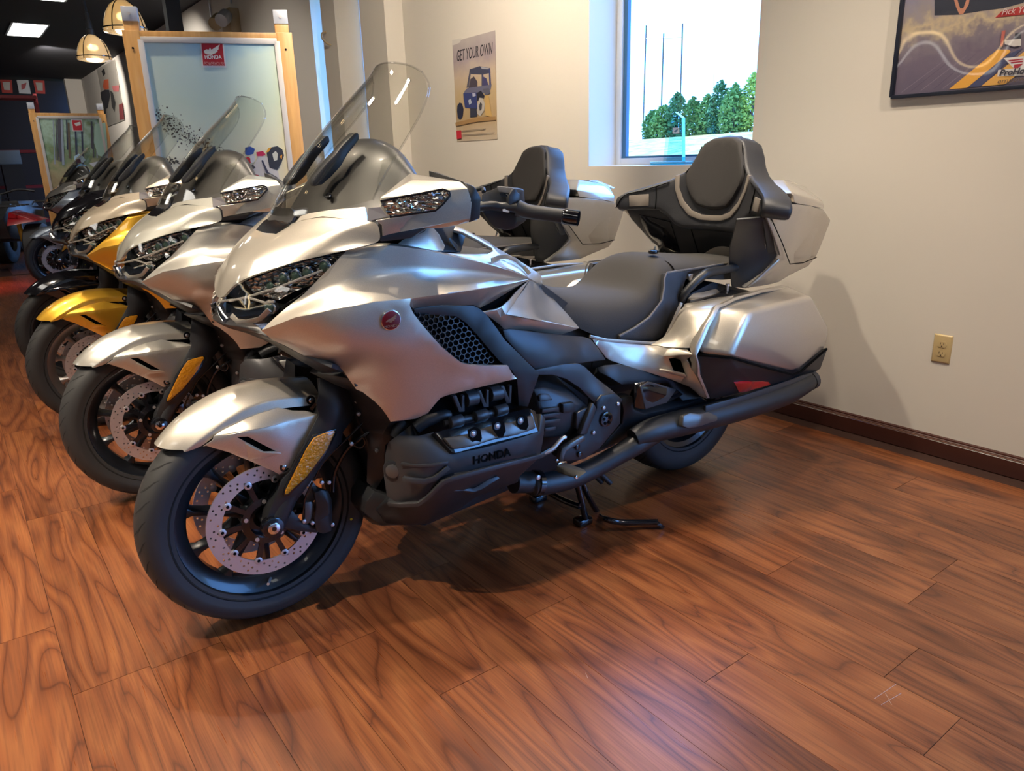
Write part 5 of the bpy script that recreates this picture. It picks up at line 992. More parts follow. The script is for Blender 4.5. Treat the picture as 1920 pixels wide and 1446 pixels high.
def stand(root, TL, w_, x, n_, ztop, zpic0, sky, bars=.085, post_up=.12, pic=None):
    base = Vector(root.location)
    rel = lambda p: Vector(p)-base
    for sx, up in ((0, 1), (1, 1)):
        c = TL+x*(bars/2 if sx == 0 else w_-bars/2)
        p = planks_box('post', rel((c.x, c.y, 0)), rel((c.x, c.y, ztop)), bars, .045, n_, M_WOODF, root)
        c2 = TL+x*(bars*.55 if sx == 0 else w_-bars*.62)+n_*-.03
        planks_box('post_top', rel((c2.x, c2.y, ztop-.10)), rel((c2.x, c2.y, ztop+post_up*.45)), bars*.9, .04, n_, M_WOODF, root)
        cl = planks_box('hanging_clamp', rel((c2.x, c2.y, ztop+post_up*.40)), rel((c2.x, c2.y, ztop+post_up)), bars*.92, .05, n_, M_ALU, root, bevel=.002)
        q = rel((c2.x, c2.y, ztop+post_up*.7))+n_*.026; rod('clamp_screw', q, q+n_*.006, .008, M_STEEL, root, 10)
        rod('frame_screw', rel((c.x, c.y, ztop-.09))+n_*.02, rel((c.x, c.y, ztop-.09))+n_*.026, .006, M_PLASTG, root, 8)
        fb = planks_box('foot', rel((c.x, c.y, .02))-n_*.25, rel((c.x, c.y, .02))+n_*.25, .06, .04, Vector((0, 0, 1)), M_WOODF, root)
    for z in (ztop-bars/2+.018, zpic0-.045):
        planks_box('rail', rel(TL+x*bars*.9+Vector((0, 0, z-TL.z))), rel(TL+x*(w_-bars*.9)+Vector((0, 0, z-TL.z))), .045 if z > zpic0 else .08, .04, n_, M_WOODF, root)
    a, b_ = TL+x*bars*1.02, TL+x*(w_-bars*1.02); zt = ztop-.047
    A = [Vector((a.x, a.y, zt)), Vector((b_.x, b_.y, zt)), Vector((b_.x, b_.y, zpic0)), Vector((a.x, a.y, zpic0))]
    for i in range(4):
        planks_box('snap_frame_side', rel(A[i])+n_*.022, rel(A[(i+1) % 4])+n_*.022, .03, .016, n_, M_WHTF, root, bevel=.002)
    back = mk('poster_sheet', [tuple(rel(p)+n_*.018) for p in A], [(0, 1, 2, 3)], sky, root)
    if back.data.polygons[0].normal.dot(n_) < 0: back.data.flip_normals()
    return back
M_WHTF = mat('white_snap_frame', (.62, .58, .52), .4)
sky1 = skymat('hazy_sky_print', 1.15, 2.0, [(.0, (.80, .70, .48)), (.2, (.78, .76, .55)), (.5, (.62, .72, .56)), (.85, (.60, .74, .66)), (1, (.26, .52, .68))], .5, 2.4)
stand(root, TL, fw1, fx_, fn_, TL.z, .95, sky1)
rl = lambda pts: [tuple(Vector(p)-Vector(root.location)) for p in pts]
decal('poster_card', rl([(-1.3114,-4.5638,1.9210),(-1.4256,-4.5203,1.9189),(-1.4226,-4.5214,1.7896),(-1.3028,-4.5671,1.7900)]), (.75, .72, .68), fn_, .001, root)
decal('poster_card_red', rl([(-1.3165,-4.5618,1.9175),(-1.4183,-4.5230,1.9161),(-1.4150,-4.5243,1.7988),(-1.3110,-4.5640,1.8001)]), (.50, .012, .02), fn_, .002, root)
for pl in ("F .020 | C 612,580 680,540 700,560 760,520 795,500 770,560 740,600 700,620 650,618",):
    pass
decal('printed_wing', rl([(-1.3224,-4.5596,1.8740),(-1.3356,-4.5546,1.8831),(-1.3492,-4.5494,1.8819),(-1.3540,-4.5476,1.8923),(-1.3611,-4.5448,1.8811),(-1.4058,-4.5278,1.9096),(-1.3944,-4.5321,1.8883),(-1.3986,-4.5305,1.8869),(-1.3887,-4.5343,1.8769),(-1.3904,-4.5337,1.8733),(-1.3784,-4.5382,1.8641),(-1.3578,-4.5461,1.8549),(-1.3365,-4.5542,1.8574),(-1.3265,-4.5580,1.8627)]), (.8, .74, .6), fn_, .003, root)
def ptext(body, P0, P1, size, col, n_, lift, parent, sx=1., shear=0., bold=0.):
    P0, P1, n_ = Vector(P0), Vector(P1), Vector(n_); x = (P1-P0).normalized(); y = n_.cross(x).normalized(); c = (P0+P1)/2+n_*lift
    o = text('lettering', body, size, .0002, flat(col), parent, Matrix(((x.x, y.x, n_.x, c.x), (x.y, y.y, n_.y, c.y), (x.z, y.z, n_.z, c.z), (0, 0, 0, 1))), shear=shear, bold=bold)
    L_ = (P1-P0).length; w0 = max(v.co.dot(x) for v in o.data.vertices)-min(v.co.dot(x) for v in o.data.vertices)
    s = L_/max(w0, 1e-6)*sx
    for v in o.data.vertices:
        d = (v.co-c).dot(x); v.co = v.co+x*d*(s-1)
    return o
q = rl([(-1.3225,-4.5595,1.8424),(-1.4048,-4.5282,1.8430),(-1.3182,-4.5612,1.8092),(-1.4126,-4.5252,1.8079)]); ptext('HONDA', q[0], q[1], .028, (.8, .74, .66), fn_, .003, root, bold=.0008); ptext('POWERHOUSE', q[2], q[3], .026, (.75, .35, .3), fn_, .003, root)
random.seed(3)
def specks(cu, cv, n, su, sv, ang, parent, plane='F'):
    out = []
dirt_c = (.09, .075, .055)
V = []; F = []
P0, PX, PY = [Vector(p) for p in rl([(-1.2008,-4.6060,1.3895),(-1.4680,-4.5041,1.3834),(-1.1617,-4.6209,1.0980)])]
for i in range(520):
    if i < 380: t_ = random.random(); u = -.65+1.35*t_; v = -.42+.75*t_+random.gauss(0, .10)-.2*(1-t_)*random.random()
    else: t_ = random.random(); u = -.6+.9*t_; v = .28+.15*t_+random.gauss(0, .035)
    c = P0+(PX-P0)*u+(PY-P0)*v+fn_*.001
    s = random.choice((.002, .0025, .003, .004, .006)); o = len(V)
    for k in range(5): a = 2*PI*k/5+random.random(); V.append(tuple(c+fx_*math.cos(a)*s+Vector((0, 0, 1))*math.sin(a)*s))
    F.append(tuple(range(o, o+5)))
o = mk('printed_dirt_specks', V, F, flat(dirt_c), root)
# the printed rider
RID = [([(-1.4335,-4.5172,1.2220),(-1.4847,-4.4977,1.2420),(-1.5279,-4.4812,1.3182),(-1.5733,-4.4639,1.3108),(-1.5901,-4.4575,1.2792),(-1.6215,-4.4455,1.2188),(-1.6237,-4.4447,1.1841),(-1.5896,-4.4577,1.1410),(-1.4504,-4.5108,1.1464),(-1.4040,-4.5285,1.1669)], (.62, .58, .54)), ([(-1.4735,-4.5020,1.2206),(-1.5156,-4.4859,1.2098),(-1.5362,-4.4780,1.1872),(-1.4936,-4.4943,1.1699),(-1.4645,-4.5054,1.1928)], (.45, .05, .06)),
       ([(-1.5186,-4.4848,1.3369),(-1.5537,-4.4714,1.3422),(-1.5660,-4.4667,1.3233),(-1.5506,-4.4726,1.3145),(-1.5218,-4.4835,1.3152)], (.55, .02, .08)), ([(-1.5728,-4.4641,1.3324),(-1.6022,-4.4529,1.3625),(-1.6317,-4.4416,1.3680),(-1.6559,-4.4324,1.3489),(-1.6610,-4.4305,1.3146),(-1.6454,-4.4364,1.2776),(-1.6174,-4.4471,1.2347),(-1.5780,-4.4621,1.2484),(-1.5741,-4.4636,1.2921)], (.03, .035, .05)),
       ([(-1.6010,-4.4534,1.3255),(-1.6201,-4.4461,1.3405),(-1.6300,-4.4423,1.3247),(-1.6234,-4.4448,1.2907),(-1.6053,-4.4517,1.2850)], (.6, .6, .5)), ([(-1.5703,-4.4651,1.3356),(-1.5843,-4.4597,1.3583),(-1.6022,-4.4529,1.3625),(-1.5818,-4.4607,1.3353)], (.75, .35, .03)), ([(-1.6370,-4.4396,1.3090),(-1.6529,-4.4335,1.3210),(-1.6470,-4.4358,1.2932)], (.6, .25, .03)),
       ([(-1.4645,-4.5054,1.3627),(-1.4909,-4.4953,1.3698),(-1.5150,-4.4862,1.3554),(-1.5032,-4.4906,1.3281),(-1.4736,-4.5019,1.3196),(-1.4605,-4.5069,1.3292)], (.03, .08, .30)), ([(-1.4576,-4.5080,1.3047),(-1.4729,-4.5022,1.3135),(-1.4886,-4.4962,1.3007),(-1.4861,-4.4972,1.2792),(-1.4679,-4.5041,1.2705),(-1.4579,-4.5079,1.2831)], (.50, .02, .03)), ([(-1.4854,-4.4974,1.3224),(-1.5082,-4.4887,1.3218),(-1.5079,-4.4889,1.2940),(-1.4943,-4.4940,1.2759),(-1.4836,-4.4981,1.2824)], (.55, .55, .55)),
       ([(-1.4123,-4.5253,1.2598),(-1.4564,-4.5085,1.2460),(-1.4936,-4.4943,1.2697),(-1.5058,-4.4897,1.2507),(-1.4535,-4.5096,1.2213),(-1.4200,-4.5224,1.2286)], (.06, .055, .055)), ([(-1.5392,-4.4769,1.2900),(-1.5481,-4.4735,1.2929),(-1.5694,-4.4654,1.2237),(-1.6130,-4.4488,1.1939),(-1.6119,-4.4492,1.1845),(-1.5619,-4.4683,1.2083)], (.05, .05, .08))]
for i, (pp, col) in enumerate(RID): decal('printed_rider', rl(pp), col, fn_, .0015+.0006*i, root)
# second frame, far along the row
F2 = [(-1.0462,-11.0000,1.9450),(-1.8758,-11.0000,1.9232),(-1.0369,-11.0000,0.8377)]
TL2, TR2 = Vector(F2[0]), Vector(F2[1]); TR2.z = TL2.z
x2, y2, n2_ = vplane(TL2, TR2); n2_ = Vector((0, 1, 0))
root2 = empty('poster_stand', ((TL2.x+TR2.x)/2, -11, 0)); tag(root2, 'maple poster display frame with a forest trail print, far down the row', 'poster stand', 'wooden poster frames')
forest = skymat('forest_print', .9, 1.95, [(0, (.30, .22, .12)), (.3, (.42, .38, .20)), (.55, (.20, .30, .12)), (.8, (.42, .60, .45)), (1, (.2, .28, .1))], .9, 9)
stand(root2, TL2, (TR2-TL2).length, x2, n2_, TL2.z, .92, forest, bars=.075)
rl2 = lambda pts: [tuple(Vector(p)-Vector(root2.location)) for p in pts]
random.seed(5)
P0, PX, PY = [Vector(p) for p in rl2([(-1.2681,-11.0000,1.8866),(-1.8177,-11.0000,1.8657),(-1.1629,-11.0000,1.1520)])]
for i in range(13):
    u = .02+random.random()*.9; w_ = random.uniform(.006, .022); top = random.uniform(0, .1); bot = random.uniform(.45, .75)
    a = P0+(PX-P0)*u; dn = (PY-P0)
    decal('printed_trunk', [tuple(a+dn*top), tuple(a+(PX-P0)*w_*1.8+dn*top), tuple(a+(PX-P0)*w_*2+dn*bot), tuple(a-(PX-P0)*.004+dn*bot)], random.choice(((.05, .06, .10), (.10, .10, .12), (.16, .12, .08), (.35, .42, .5))), n2_, .020+.0005*i, root2)
RI2 = [([(-1.4369,-11.0000,1.4409),(-1.4912,-11.0000,1.4717),(-1.5347,-11.0000,1.4390),(-1.5569,-11.0000,1.3958),(-1.5217,-11.0000,1.3645),(-1.4754,-11.0000,1.3816),(-1.4294,-11.0000,1.3986)], (.55, .75, .9)), ([(-1.4507,-11.0000,1.4088),(-1.4997,-11.0000,1.4077),(-1.5020,-11.0000,1.3650),(-1.4521,-11.0000,1.3609)], (.12, .03, .05)), ([(-1.3626,-11.0000,1.1872),(-1.4339,-11.0000,1.3133),(-1.4903,-11.0000,1.3546),(-1.5458,-11.0000,1.3317),(-1.5842,-11.0000,1.2660),(-1.5593,-11.0000,1.1802),(-1.4528,-11.0000,1.1408),(-1.3745,-11.0000,1.1438)], (.25, .55, .9)), ([(-1.5892,-11.0000,1.3521),(-1.7149,-11.0000,1.3814),(-1.7397,-11.0000,1.3483),(-1.6398,-11.0000,1.2968)], (.7, .72, .74)),
       ([(-1.7296,-11.0000,1.8189),(-1.8537,-11.0000,1.8405),(-1.8342,-11.0000,1.6058),(-1.8116,-11.0000,1.4118),(-1.7058,-11.0000,1.4464),(-1.6832,-11.0000,1.6072)], (.45, .68, .55)),
       ([(-1.4798,-11.0000,1.8749),(-1.5955,-11.0000,1.8705),(-1.5864,-11.0000,1.7346),(-1.4743,-11.0000,1.7348)], (.75, .72, .70)), ([(-1.4882,-11.0000,1.8677),(-1.5874,-11.0000,1.8632),(-1.5808,-11.0000,1.7472),(-1.4833,-11.0000,1.7473)], (.55, .03, .04)), ([(-1.5054,-11.0000,1.8284),(-1.5772,-11.0000,1.8496),(-1.5748,-11.0000,1.8079),(-1.5193,-11.0000,1.7973)], (.8, .78, .74))]
for i, (pp, col) in enumerate(RI2): decal('printed_picture', rl2(pp), col, n2_, .027+.0006*i, root2)

# ------------------------------------------------------------------ wall posters
nX = Vector((1, 0, 0))
paper = skymat('sepia_poster_print', 1.38, 2.1, [(0, (.50, .42, .32)), (.25, (.42, .30, .16)), (.45, (.48, .36, .20)), (.62, (.50, .40, .30)), (.80, (.33, .27, .29)), (1, (.42, .38, .36))], .25, 9)
PQ = [(-3.1820,-4.9065,2.0832),(-3.1820,-4.3800,2.0890),(-3.1820,-4.3729,1.3962),(-3.1820,-4.9031,1.3873)]
PQ = [(-3.1820,-4.9047,2.0776),(-3.1820,-4.3763,2.0820),(-3.1820,-4.3910,1.3934),(-3.1820,-4.9026,1.3929)]
po = sheet('wall_poster', [(XW+.004, p[1], p[2]) for p in PQ], paper, None, axis='x', mirror=False, th=.002, step=.2, bevel=0, fn=lambda y, z: XW+.004)
bsdf(paper).inputs['Coat Weight'].default_value = .05; bsdf(paper).inputs['Roughness'].default_value = .5
tag(po, 'sepia paper poster of a dark blue off-road buggy, taped left of the window', 'poster')
PJ = [([(-3.1820,-4.9057,2.0919),(-3.1820,-4.7799,2.0871),(-3.1820,-4.8052,2.0615),(-3.1820,-4.9093,2.0541)], (.55, .52, .48)), ([(-3.1820,-4.6949,1.8744),(-3.1820,-4.5723,1.8818),(-3.1820,-4.4456,1.8573),(-3.1820,-4.4423,1.8260),(-3.1820,-4.5330,1.8236),(-3.1820,-4.6862,1.8414),(-3.1820,-4.7024,1.8518)], (.05, .055, .10)), ([(-3.1820,-4.5564,1.8762),(-3.1820,-4.4561,1.8583),(-3.1820,-4.4587,1.8502),(-3.1820,-4.5465,1.8620)], (.35, .35, .40)),
      ([(-3.1820,-4.7024,1.8518),(-3.1820,-4.6799,1.8496),(-3.1820,-4.7154,1.7589),(-3.1820,-4.7444,1.7554)], (.08, .08, .12)), ([(-3.1820,-4.5487,1.8308),(-3.1820,-4.5270,1.8315),(-3.1820,-4.5276,1.7427),(-3.1820,-4.5546,1.7450)], (.06, .06, .12)), ([(-3.1820,-4.4615,1.8561),(-3.1820,-4.4441,1.8487),(-3.1820,-4.4374,1.7349),(-3.1820,-4.4591,1.7254)], (.05, .06, .16)),
      ([(-3.1820,-4.6887,1.8095),(-3.1820,-4.6428,1.8226),(-3.1820,-4.6012,1.7839),(-3.1820,-4.6042,1.7435),(-3.1820,-4.7159,1.7530)], (.06, .05, .07)), ([(-3.1820,-4.5337,1.8122),(-3.1820,-4.4918,1.7968),(-3.1820,-4.4637,1.7372),(-3.1820,-4.5280,1.7370)], (.05, .05, .14)),
      ([(-3.1820,-4.7631,1.7391),(-3.1820,-4.7273,1.7539),(-3.1820,-4.5596,1.7512),(-3.1820,-4.4311,1.7514),(-3.1820,-4.4437,1.7184),(-3.1820,-4.5303,1.7025),(-3.1820,-4.7201,1.6998),(-3.1820,-4.7819,1.7226)], (.13, .13, .20)), ([(-3.1820,-4.7877,1.7231),(-3.1820,-4.6173,1.7153),(-3.1820,-4.6143,1.6030),(-3.1820,-4.7725,1.6255),(-3.1820,-4.7854,1.6808)], (.03, .045, .16)),
      ([(-3.1820,-4.6177,1.7095),(-3.1820,-4.5616,1.7224),(-3.1820,-4.5207,1.6843),(-3.1820,-4.5442,1.6570),(-3.1820,-4.6105,1.6560)], (.015, .015, .03)), ([(-3.1820,-4.5392,1.7321),(-3.1820,-4.4640,1.7315),(-3.1820,-4.4451,1.6956),(-3.1820,-4.5099,1.6835)], (.10, .10, .14)),
      ([(-3.1820,-4.8715,1.6443),(-3.1820,-4.8400,1.6635),(-3.1820,-4.8052,1.6550),(-3.1820,-4.7910,1.6145),(-3.1820,-4.8068,1.5667),(-3.1820,-4.8444,1.5442),(-3.1820,-4.8727,1.5643),(-3.1820,-4.8784,1.6079)], (.015, .02, .05)), ([(-3.1820,-4.6250,1.6097),(-3.1820,-4.7039,1.6149),(-3.1820,-4.7086,1.5549),(-3.1820,-4.6177,1.5557)], (.03, .035, .06)),
      ([(-3.1820,-4.6122,1.6325),(-3.1820,-4.5812,1.6773),(-3.1820,-4.5433,1.6715),(-3.1820,-4.5187,1.6319),(-3.1820,-4.5327,1.5860),(-3.1820,-4.5787,1.5563),(-3.1820,-4.6164,1.5735)], (.45, .42, .38)), ([(-3.1820,-4.5931,1.6194),(-3.1820,-4.5723,1.6474),(-3.1820,-4.5513,1.6342),(-3.1820,-4.5591,1.5995),(-3.1820,-4.5819,1.5891)], (.05, .05, .06)), ([(-3.1820,-4.7225,1.6701),(-3.1820,-4.6931,1.6799),(-3.1820,-4.6784,1.6490),(-3.1820,-4.7134,1.6395)], (.4, .45, .55)), ([(-3.1820,-4.6679,1.7135),(-3.1820,-4.6288,1.7104),(-3.1820,-4.6245,1.6924),(-3.1820,-4.6640,1.6895)], (.4, .42, .55)),
      ([(-3.1820,-4.5095,1.6893),(-3.1820,-4.4669,1.6859),(-3.1820,-4.4503,1.6098),(-3.1820,-4.4333,1.5391),(-3.1820,-4.5183,1.5558)], (.52, .34, .12)), ([(-3.1820,-4.9061,1.5288),(-3.1820,-4.6181,1.5497),(-3.1820,-4.3909,1.5425),(-3.1820,-4.3870,1.5191),(-3.1820,-4.6203,1.5199),(-3.1820,-4.9023,1.5037)], (.34, .20, .08)), ([(-3.1820,-4.8954,1.4720),(-3.1820,-4.8303,1.4722),(-3.1820,-4.8306,1.4130),(-3.1820,-4.8959,1.4123)], (.5, .02, .04)),
      ([(-3.1820,-4.8151,1.4685),(-3.1820,-4.5130,1.4698),(-3.1820,-4.5133,1.4657),(-3.1820,-4.8155,1.4635)], (.2, .16, .12)), ([(-3.1820,-4.8115,1.4404),(-3.1820,-4.4074,1.4386),(-3.1820,-4.4077,1.4345),(-3.1820,-4.8119,1.4354)], (.25, .2, .16))]
for i, (pp, col) in enumerate(PJ): decal('printed_buggy', pp, col, nX, .0045+.0003*i, po)
q = [(-3.1820,-4.8573,1.9741),(-3.1820,-4.4125,1.9731)]; ptext('GET YOUR OWN', q[0], q[1], .105, (.02, .02, .03), nX, .006, po, shear=.25)

# framed picture, upper right
PF = [(-3.1820,-1.6374,1.4545),(-3.1820,-1.6355,1.8127),(-3.1820,-1.1686,1.4581)]
y0 = PF[0][1]; z0 = PF[0][2]; y1 = y0+.92; z1 = z0+.62
fr_ = empty('framed_picture', (XW, (y0+y1)/2, z0)); tag(fr_, 'black framed advertising print with orange diagonal bands, upper right on the wall', 'picture')
rp = lambda pts: [tuple(Vector(p)-Vector(fr_.location)) for p in pts]
M_BLK = mat('black_picture_frame', (.012, .016, .030), .35)
for a, b_ in (((XW+.012, y0, z0), (XW+.012, y1, z0)), ((XW+.012, y1, z0), (XW+.012, y1, z1)), ((XW+.012, y1, z1), (XW+.012, y0, z1)), ((XW+.012, y0, z1), (XW+.012, y0, z0))):
    planks_box('frame_side', rp([a])[0], rp([b_])[0], .014, .024, nX, M_BLK, fr_, bevel=.002)
gravel = skymat('gravel_road_print', z0, z0+.6, [(0, (.12, .10, .15)), (.22, (.15, .12, .17)), (.33, (.20, .17, .20)), (.41, (.50, .40, .26)), (.49, (.30, .26, .26)), (.62, (.24, .23, .32)), (1, (.30, .28, .38))], .30, 26)
bsdf(gravel).inputs['Coat Weight'].default_value = 0; bsdf(gravel).inputs['Roughness'].default_value = .5
bk = mk('print', rp([(XW+.006, y0, z0), (XW+.006, y1, z0), (XW+.006, y1, z1), (XW+.006, y0, z1)]), [(0, 1, 2, 3)], gravel, fr_)
PV = [([(-3.1820,-1.5188,1.7934),(-3.1820,-1.3613,1.8690),(-3.1820,-1.1603,1.8304),(-3.1820,-1.2110,1.7327),(-3.1820,-1.2764,1.7257),(-3.1820,-1.3407,1.7281),(-3.1820,-1.4205,1.7273),(-3.1820,-1.5114,1.7384)], (.025, .03, .05)), ([(-3.1820,-1.4472,1.7816),(-3.1820,-1.4351,1.7533),(-3.1820,-1.4205,1.7273),(-3.1820,-1.4070,1.7279),(-3.1820,-1.3923,1.7570),(-3.1820,-1.3919,1.7724),(-3.1820,-1.4028,1.7742),(-3.1820,-1.4097,1.7467),(-3.1820,-1.4208,1.7484),(-3.1820,-1.4347,1.7795)], (.50, .22, .14)),
      ([(-3.1820,-1.2095,1.7226),(-3.1820,-1.2774,1.7157),(-3.1820,-1.2951,1.6981),(-3.1820,-1.2051,1.6946),(-3.1820,-1.0494,1.7018),(-3.1820,-1.0534,1.7260)], (.42, .03, .03)),
      ([(-3.1820,-1.4218,1.4673),(-3.1820,-1.2712,1.5892),(-3.1820,-1.2326,1.5845),(-3.1820,-1.2265,1.5774),(-3.1820,-1.3565,1.4673)], (.72, .36, .05)), ([(-3.1820,-1.3565,1.4673),(-3.1820,-1.2280,1.5711),(-3.1820,-1.1881,1.5842),(-3.1820,-1.3082,1.4686)], (.05, .06, .14)), ([(-3.1820,-1.3082,1.4686),(-3.1820,-1.1836,1.5710),(-3.1820,-1.1071,1.5694),(-3.1820,-1.2276,1.4682)], (.66, .36, .08)),
      ([(-3.1820,-1.2583,1.5198),(-3.1820,-1.2077,1.5198),(-3.1820,-1.2461,1.5577),(-3.1820,-1.1839,1.5570),(-3.1820,-1.0928,1.5528),(-3.1820,-1.0822,1.4868),(-3.1820,-1.2575,1.4973)], (.62, .60, .60)), ([(-3.1820,-1.2297,1.5494),(-3.1820,-1.1827,1.5492),(-3.1820,-1.1821,1.5454),(-3.1820,-1.2253,1.5450)], (.35, .02, .04)), ([(-3.1820,-1.2211,1.5419),(-3.1820,-1.1814,1.5415),(-3.1820,-1.1808,1.5376),(-3.1820,-1.2167,1.5376)], (.35, .02, .04)), ([(-3.1820,-1.2072,1.5327),(-3.1820,-1.1800,1.5323),(-3.1820,-1.1928,1.5196),(-3.1820,-1.2078,1.5203)], (.35, .02, .04)),
      ([(-3.1820,-1.2651,1.6503),(-3.1820,-1.2527,1.6511),(-3.1820,-1.2546,1.5975),(-3.1820,-1.2624,1.5985)], (.45, .12, .10)), ([(-3.1820,-1.2206,1.6366),(-3.1820,-1.2010,1.6364),(-3.1820,-1.1970,1.6107),(-3.1820,-1.2188,1.6084)], (.05, .05, .07)), ([(-3.1820,-1.2501,1.6175),(-3.1820,-1.1978,1.6158),(-3.1820,-1.1942,1.5926),(-3.1820,-1.2164,1.5928),(-3.1820,-1.2481,1.6044)], (.55, .52, .5))]
for i, (a, b_) in enumerate(((350, 700), (470, 820), (620, 900), (760, 960), (560, 1010), (900, 1100), (430, 560))):
    pass
ST = [(-3.1820,-1.6049,1.4710),(-3.1820,-1.4547,1.5729),(-3.1820,-1.5709,1.4711),(-3.1820,-1.4269,1.5753),(-3.1820,-1.5286,1.4720),(-3.1820,-1.3780,1.5806),(-3.1820,-1.4814,1.4723),(-3.1820,-1.3459,1.5822),(-3.1820,-1.4467,1.4722),(-3.1820,-1.3174,1.5684)]
for k in range(5):
    p, q = ST[2*k], ST[2*k+1]; d = .0035
    decal('printed_streak', rp([p, (p[0], p[1]+d, p[2]), (q[0], q[1]+d*.6, q[2]), q]), ((.24, .20, .25), (.09, .07, .12))[k % 2], nX, .0062, fr_)
for i, (pp, col) in enumerate(PV): decal('printed_shape', rp(pp), col, nX, .0065+.0004*i, fr_)
q = rp([(-3.1820,-1.2743,1.7114),(-3.1820,-1.1691,1.7088),(-3.1820,-1.2513,1.5073),(-3.1820,-1.1279,1.5078),(-3.1820,-1.2549,1.4799),(-3.1820,-1.1382,1.4821)])
ptext('Pick Your', q[0], q[1], .030, (.6, .5, .48), nX, .0125, fr_, shear=.2)
ptext('ProHonda', q[2], q[3], .030, (.03, .03, .05), nX, .0125, fr_, shear=.2, bold=.0008)
ptext('empower', q[4], q[5], .022, (.12, .08, .05), nX, .0125, fr_, shear=.2)
film = glassmat('wavy_plastic_film', (1, 1, 1), 1.0)
fb_ = film.node_tree.nodes; gln = [n for n in fb_ if n.type == 'BSDF_GLOSSY'][0]; tcf = N(film, 'ShaderNodeTexCoord'); nf = N(film, 'ShaderNodeTexNoise'); nf.inputs['Scale'].default_value = 3.5; nf.inputs['Detail'].default_value = 0; bf = N(film, 'ShaderNodeBump'); bf.inputs['Strength'].default_value = .6; bf.inputs['Distance'].default_value = .02
lk(film, tcf.outputs['Object'], nf.inputs['Vector']); lk(film, nf.outputs[0], bf.inputs['Height']); lk(film, bf.outputs[0], gln.inputs['Normal']); gln.inputs['Roughness'].default_value = .03
mk('plastic_cover', rp([(XW+.017, y0+.004, z0+.004), (XW+.017, y1-.004, z0+.004), (XW+.017, y1-.004, z1-.004), (XW+.017, y0+.004, z1-.004)]), [(0, 1, 2, 3)], film, fr_)

# wall outlet
M_IV = mat('ivory_plastic', (.50, .38, .19), .35)
oc = [(-3.1820,-1.3496,0.5196),(-3.1820,-1.2747,0.5220),(-3.1820,-1.3465,0.4001),(-3.1820,-1.2744,0.4016),(-3.1820,-1.3133,0.4769),(-3.1820,-1.3127,0.4373)]
oy0, oy1 = oc[0][1], oc[1][1]; oz1, oz0 = (oc[0][2]+oc[1][2])/2, (oc[2][2]+oc[3][2])/2
out = empty('wall_outlet', (XW, (oy0+oy1)/2, oz0)); tag(out, 'ivory duplex power outlet low on the right wall', 'outlet')
bo_ = Vector(out.location)
hull('cover_plate', [tuple(Vector(p)-bo_) for p in [(XW, oy0, oz0), (XW, oy1, oz0), (XW, oy1, oz1), (XW, oy0, oz1), (XW+.006, oy0+.005, oz0+.005), (XW+.006, oy1-.005, oz0+.005), (XW+.006, oy1-.005, oz1-.005), (XW+.006, oy0+.005, oz1-.005)]], M_IV, out, mirror=False, bevel=.0015)
yc = (oy0+oy1)/2
for zc in (oz0+(oz1-oz0)*.66, oz0+(oz1-oz0)*.34):
    c = Vector((XW+.006, yc, zc))-bo_
    lp = [(.017*math.cos(a), max(-.0125, min(.0125, .017*math.sin(a)))) for a in [2*PI*k/28 for k in range(28)]]
    mk('socket_face', [tuple(c+Vector((dx, a, b_))) for dx in (0, .002) for a, b_ in lp], [tuple(range(28, 56))]+[(k, (k+1) % 28, 28+(k+1) % 28, 28+k) for k in range(28)], M_IV, out, recalc=True)
    for a, b_, w_, h_ in ((-.0065, .003, .0022, .008), (.0065, .003, .0022, .0065)):
        box('socket_slot', tuple(c+Vector((.0015, a-w_/2, b_-h_/2))), tuple(c+Vector((.0024, a+w_/2, b_+h_/2))), flat((.02, .012, .006)), out)
    rod('ground_hole', c+Vector((.0015, 0, -.0075)), c+Vector((.0024, 0, -.0075)), .0028, flat((.02, .012, .006)), out, 10)
c = Vector((XW+.006, yc, (oz0+oz1)/2))-bo_; rod('plate_screw', c, c+Vector((.0015, 0, 0)), .003, M_IV, out, 10)

# glass award on the window sill
tr_ = [(-3.3000,-2.9592,1.2324),(-3.3000,-2.9342,1.4369),(-3.3000,-2.8866,1.4775),(-3.3000,-2.8354,1.4451),(-3.3000,-2.8097,1.2551)]
zb = 1.203
aw = empty('glass_award', (-3.30, -2.89, zb)); tag(aw, 'clear blue-edged glass award standing on the window sill', 'award')
ab = Vector(aw.location)
pts = [(tr_[0][1], zb+.018), (tr_[1][1], tr_[1][2]), (tr_[2][1], tr_[2][2]), (tr_[3][1], tr_[3][2]), (tr_[4][1]-.012, zb+.018)]
n_ = len(pts)
mk('award_pane', [tuple(Vector((-3.30+dx, y, z))-ab) for dx in (-.014, .014) for y, z in pts], [tuple(range(n_))[::-1], tuple(range(n_, 2*n_))], M_AWARD, aw)
mk('award_edge', [tuple(Vector((-3.30+dx, y, z))-ab) for dx in (-.013, .013) for y, z in pts[2:5]], [(0, 1, 4, 3), (1, 2, 5, 4)], M_AWEDGE, aw, solid=.001)
box('award_base', tuple(Vector((-3.345, -3.03, zb))-ab), tuple(Vector((-3.255, -2.77, zb+.018))-ab), M_AWARD, aw, bevel=.003)
box('award_base_edge', tuple(Vector((-3.257, -3.02, zb+.002))-ab), tuple(Vector((-3.2535, -2.78, zb+.008))-ab), M_AWEDGE, aw)
q = [tuple(Vector(p)-ab) for p in [(-3.2850,-2.8952,1.3981),(-3.2850,-2.8480,1.3973),(-3.2850,-2.8465,1.3670),(-3.2850,-2.8937,1.3676)]]
decal('award_label', q, (.75, .85, .9), nX, .0, aw)
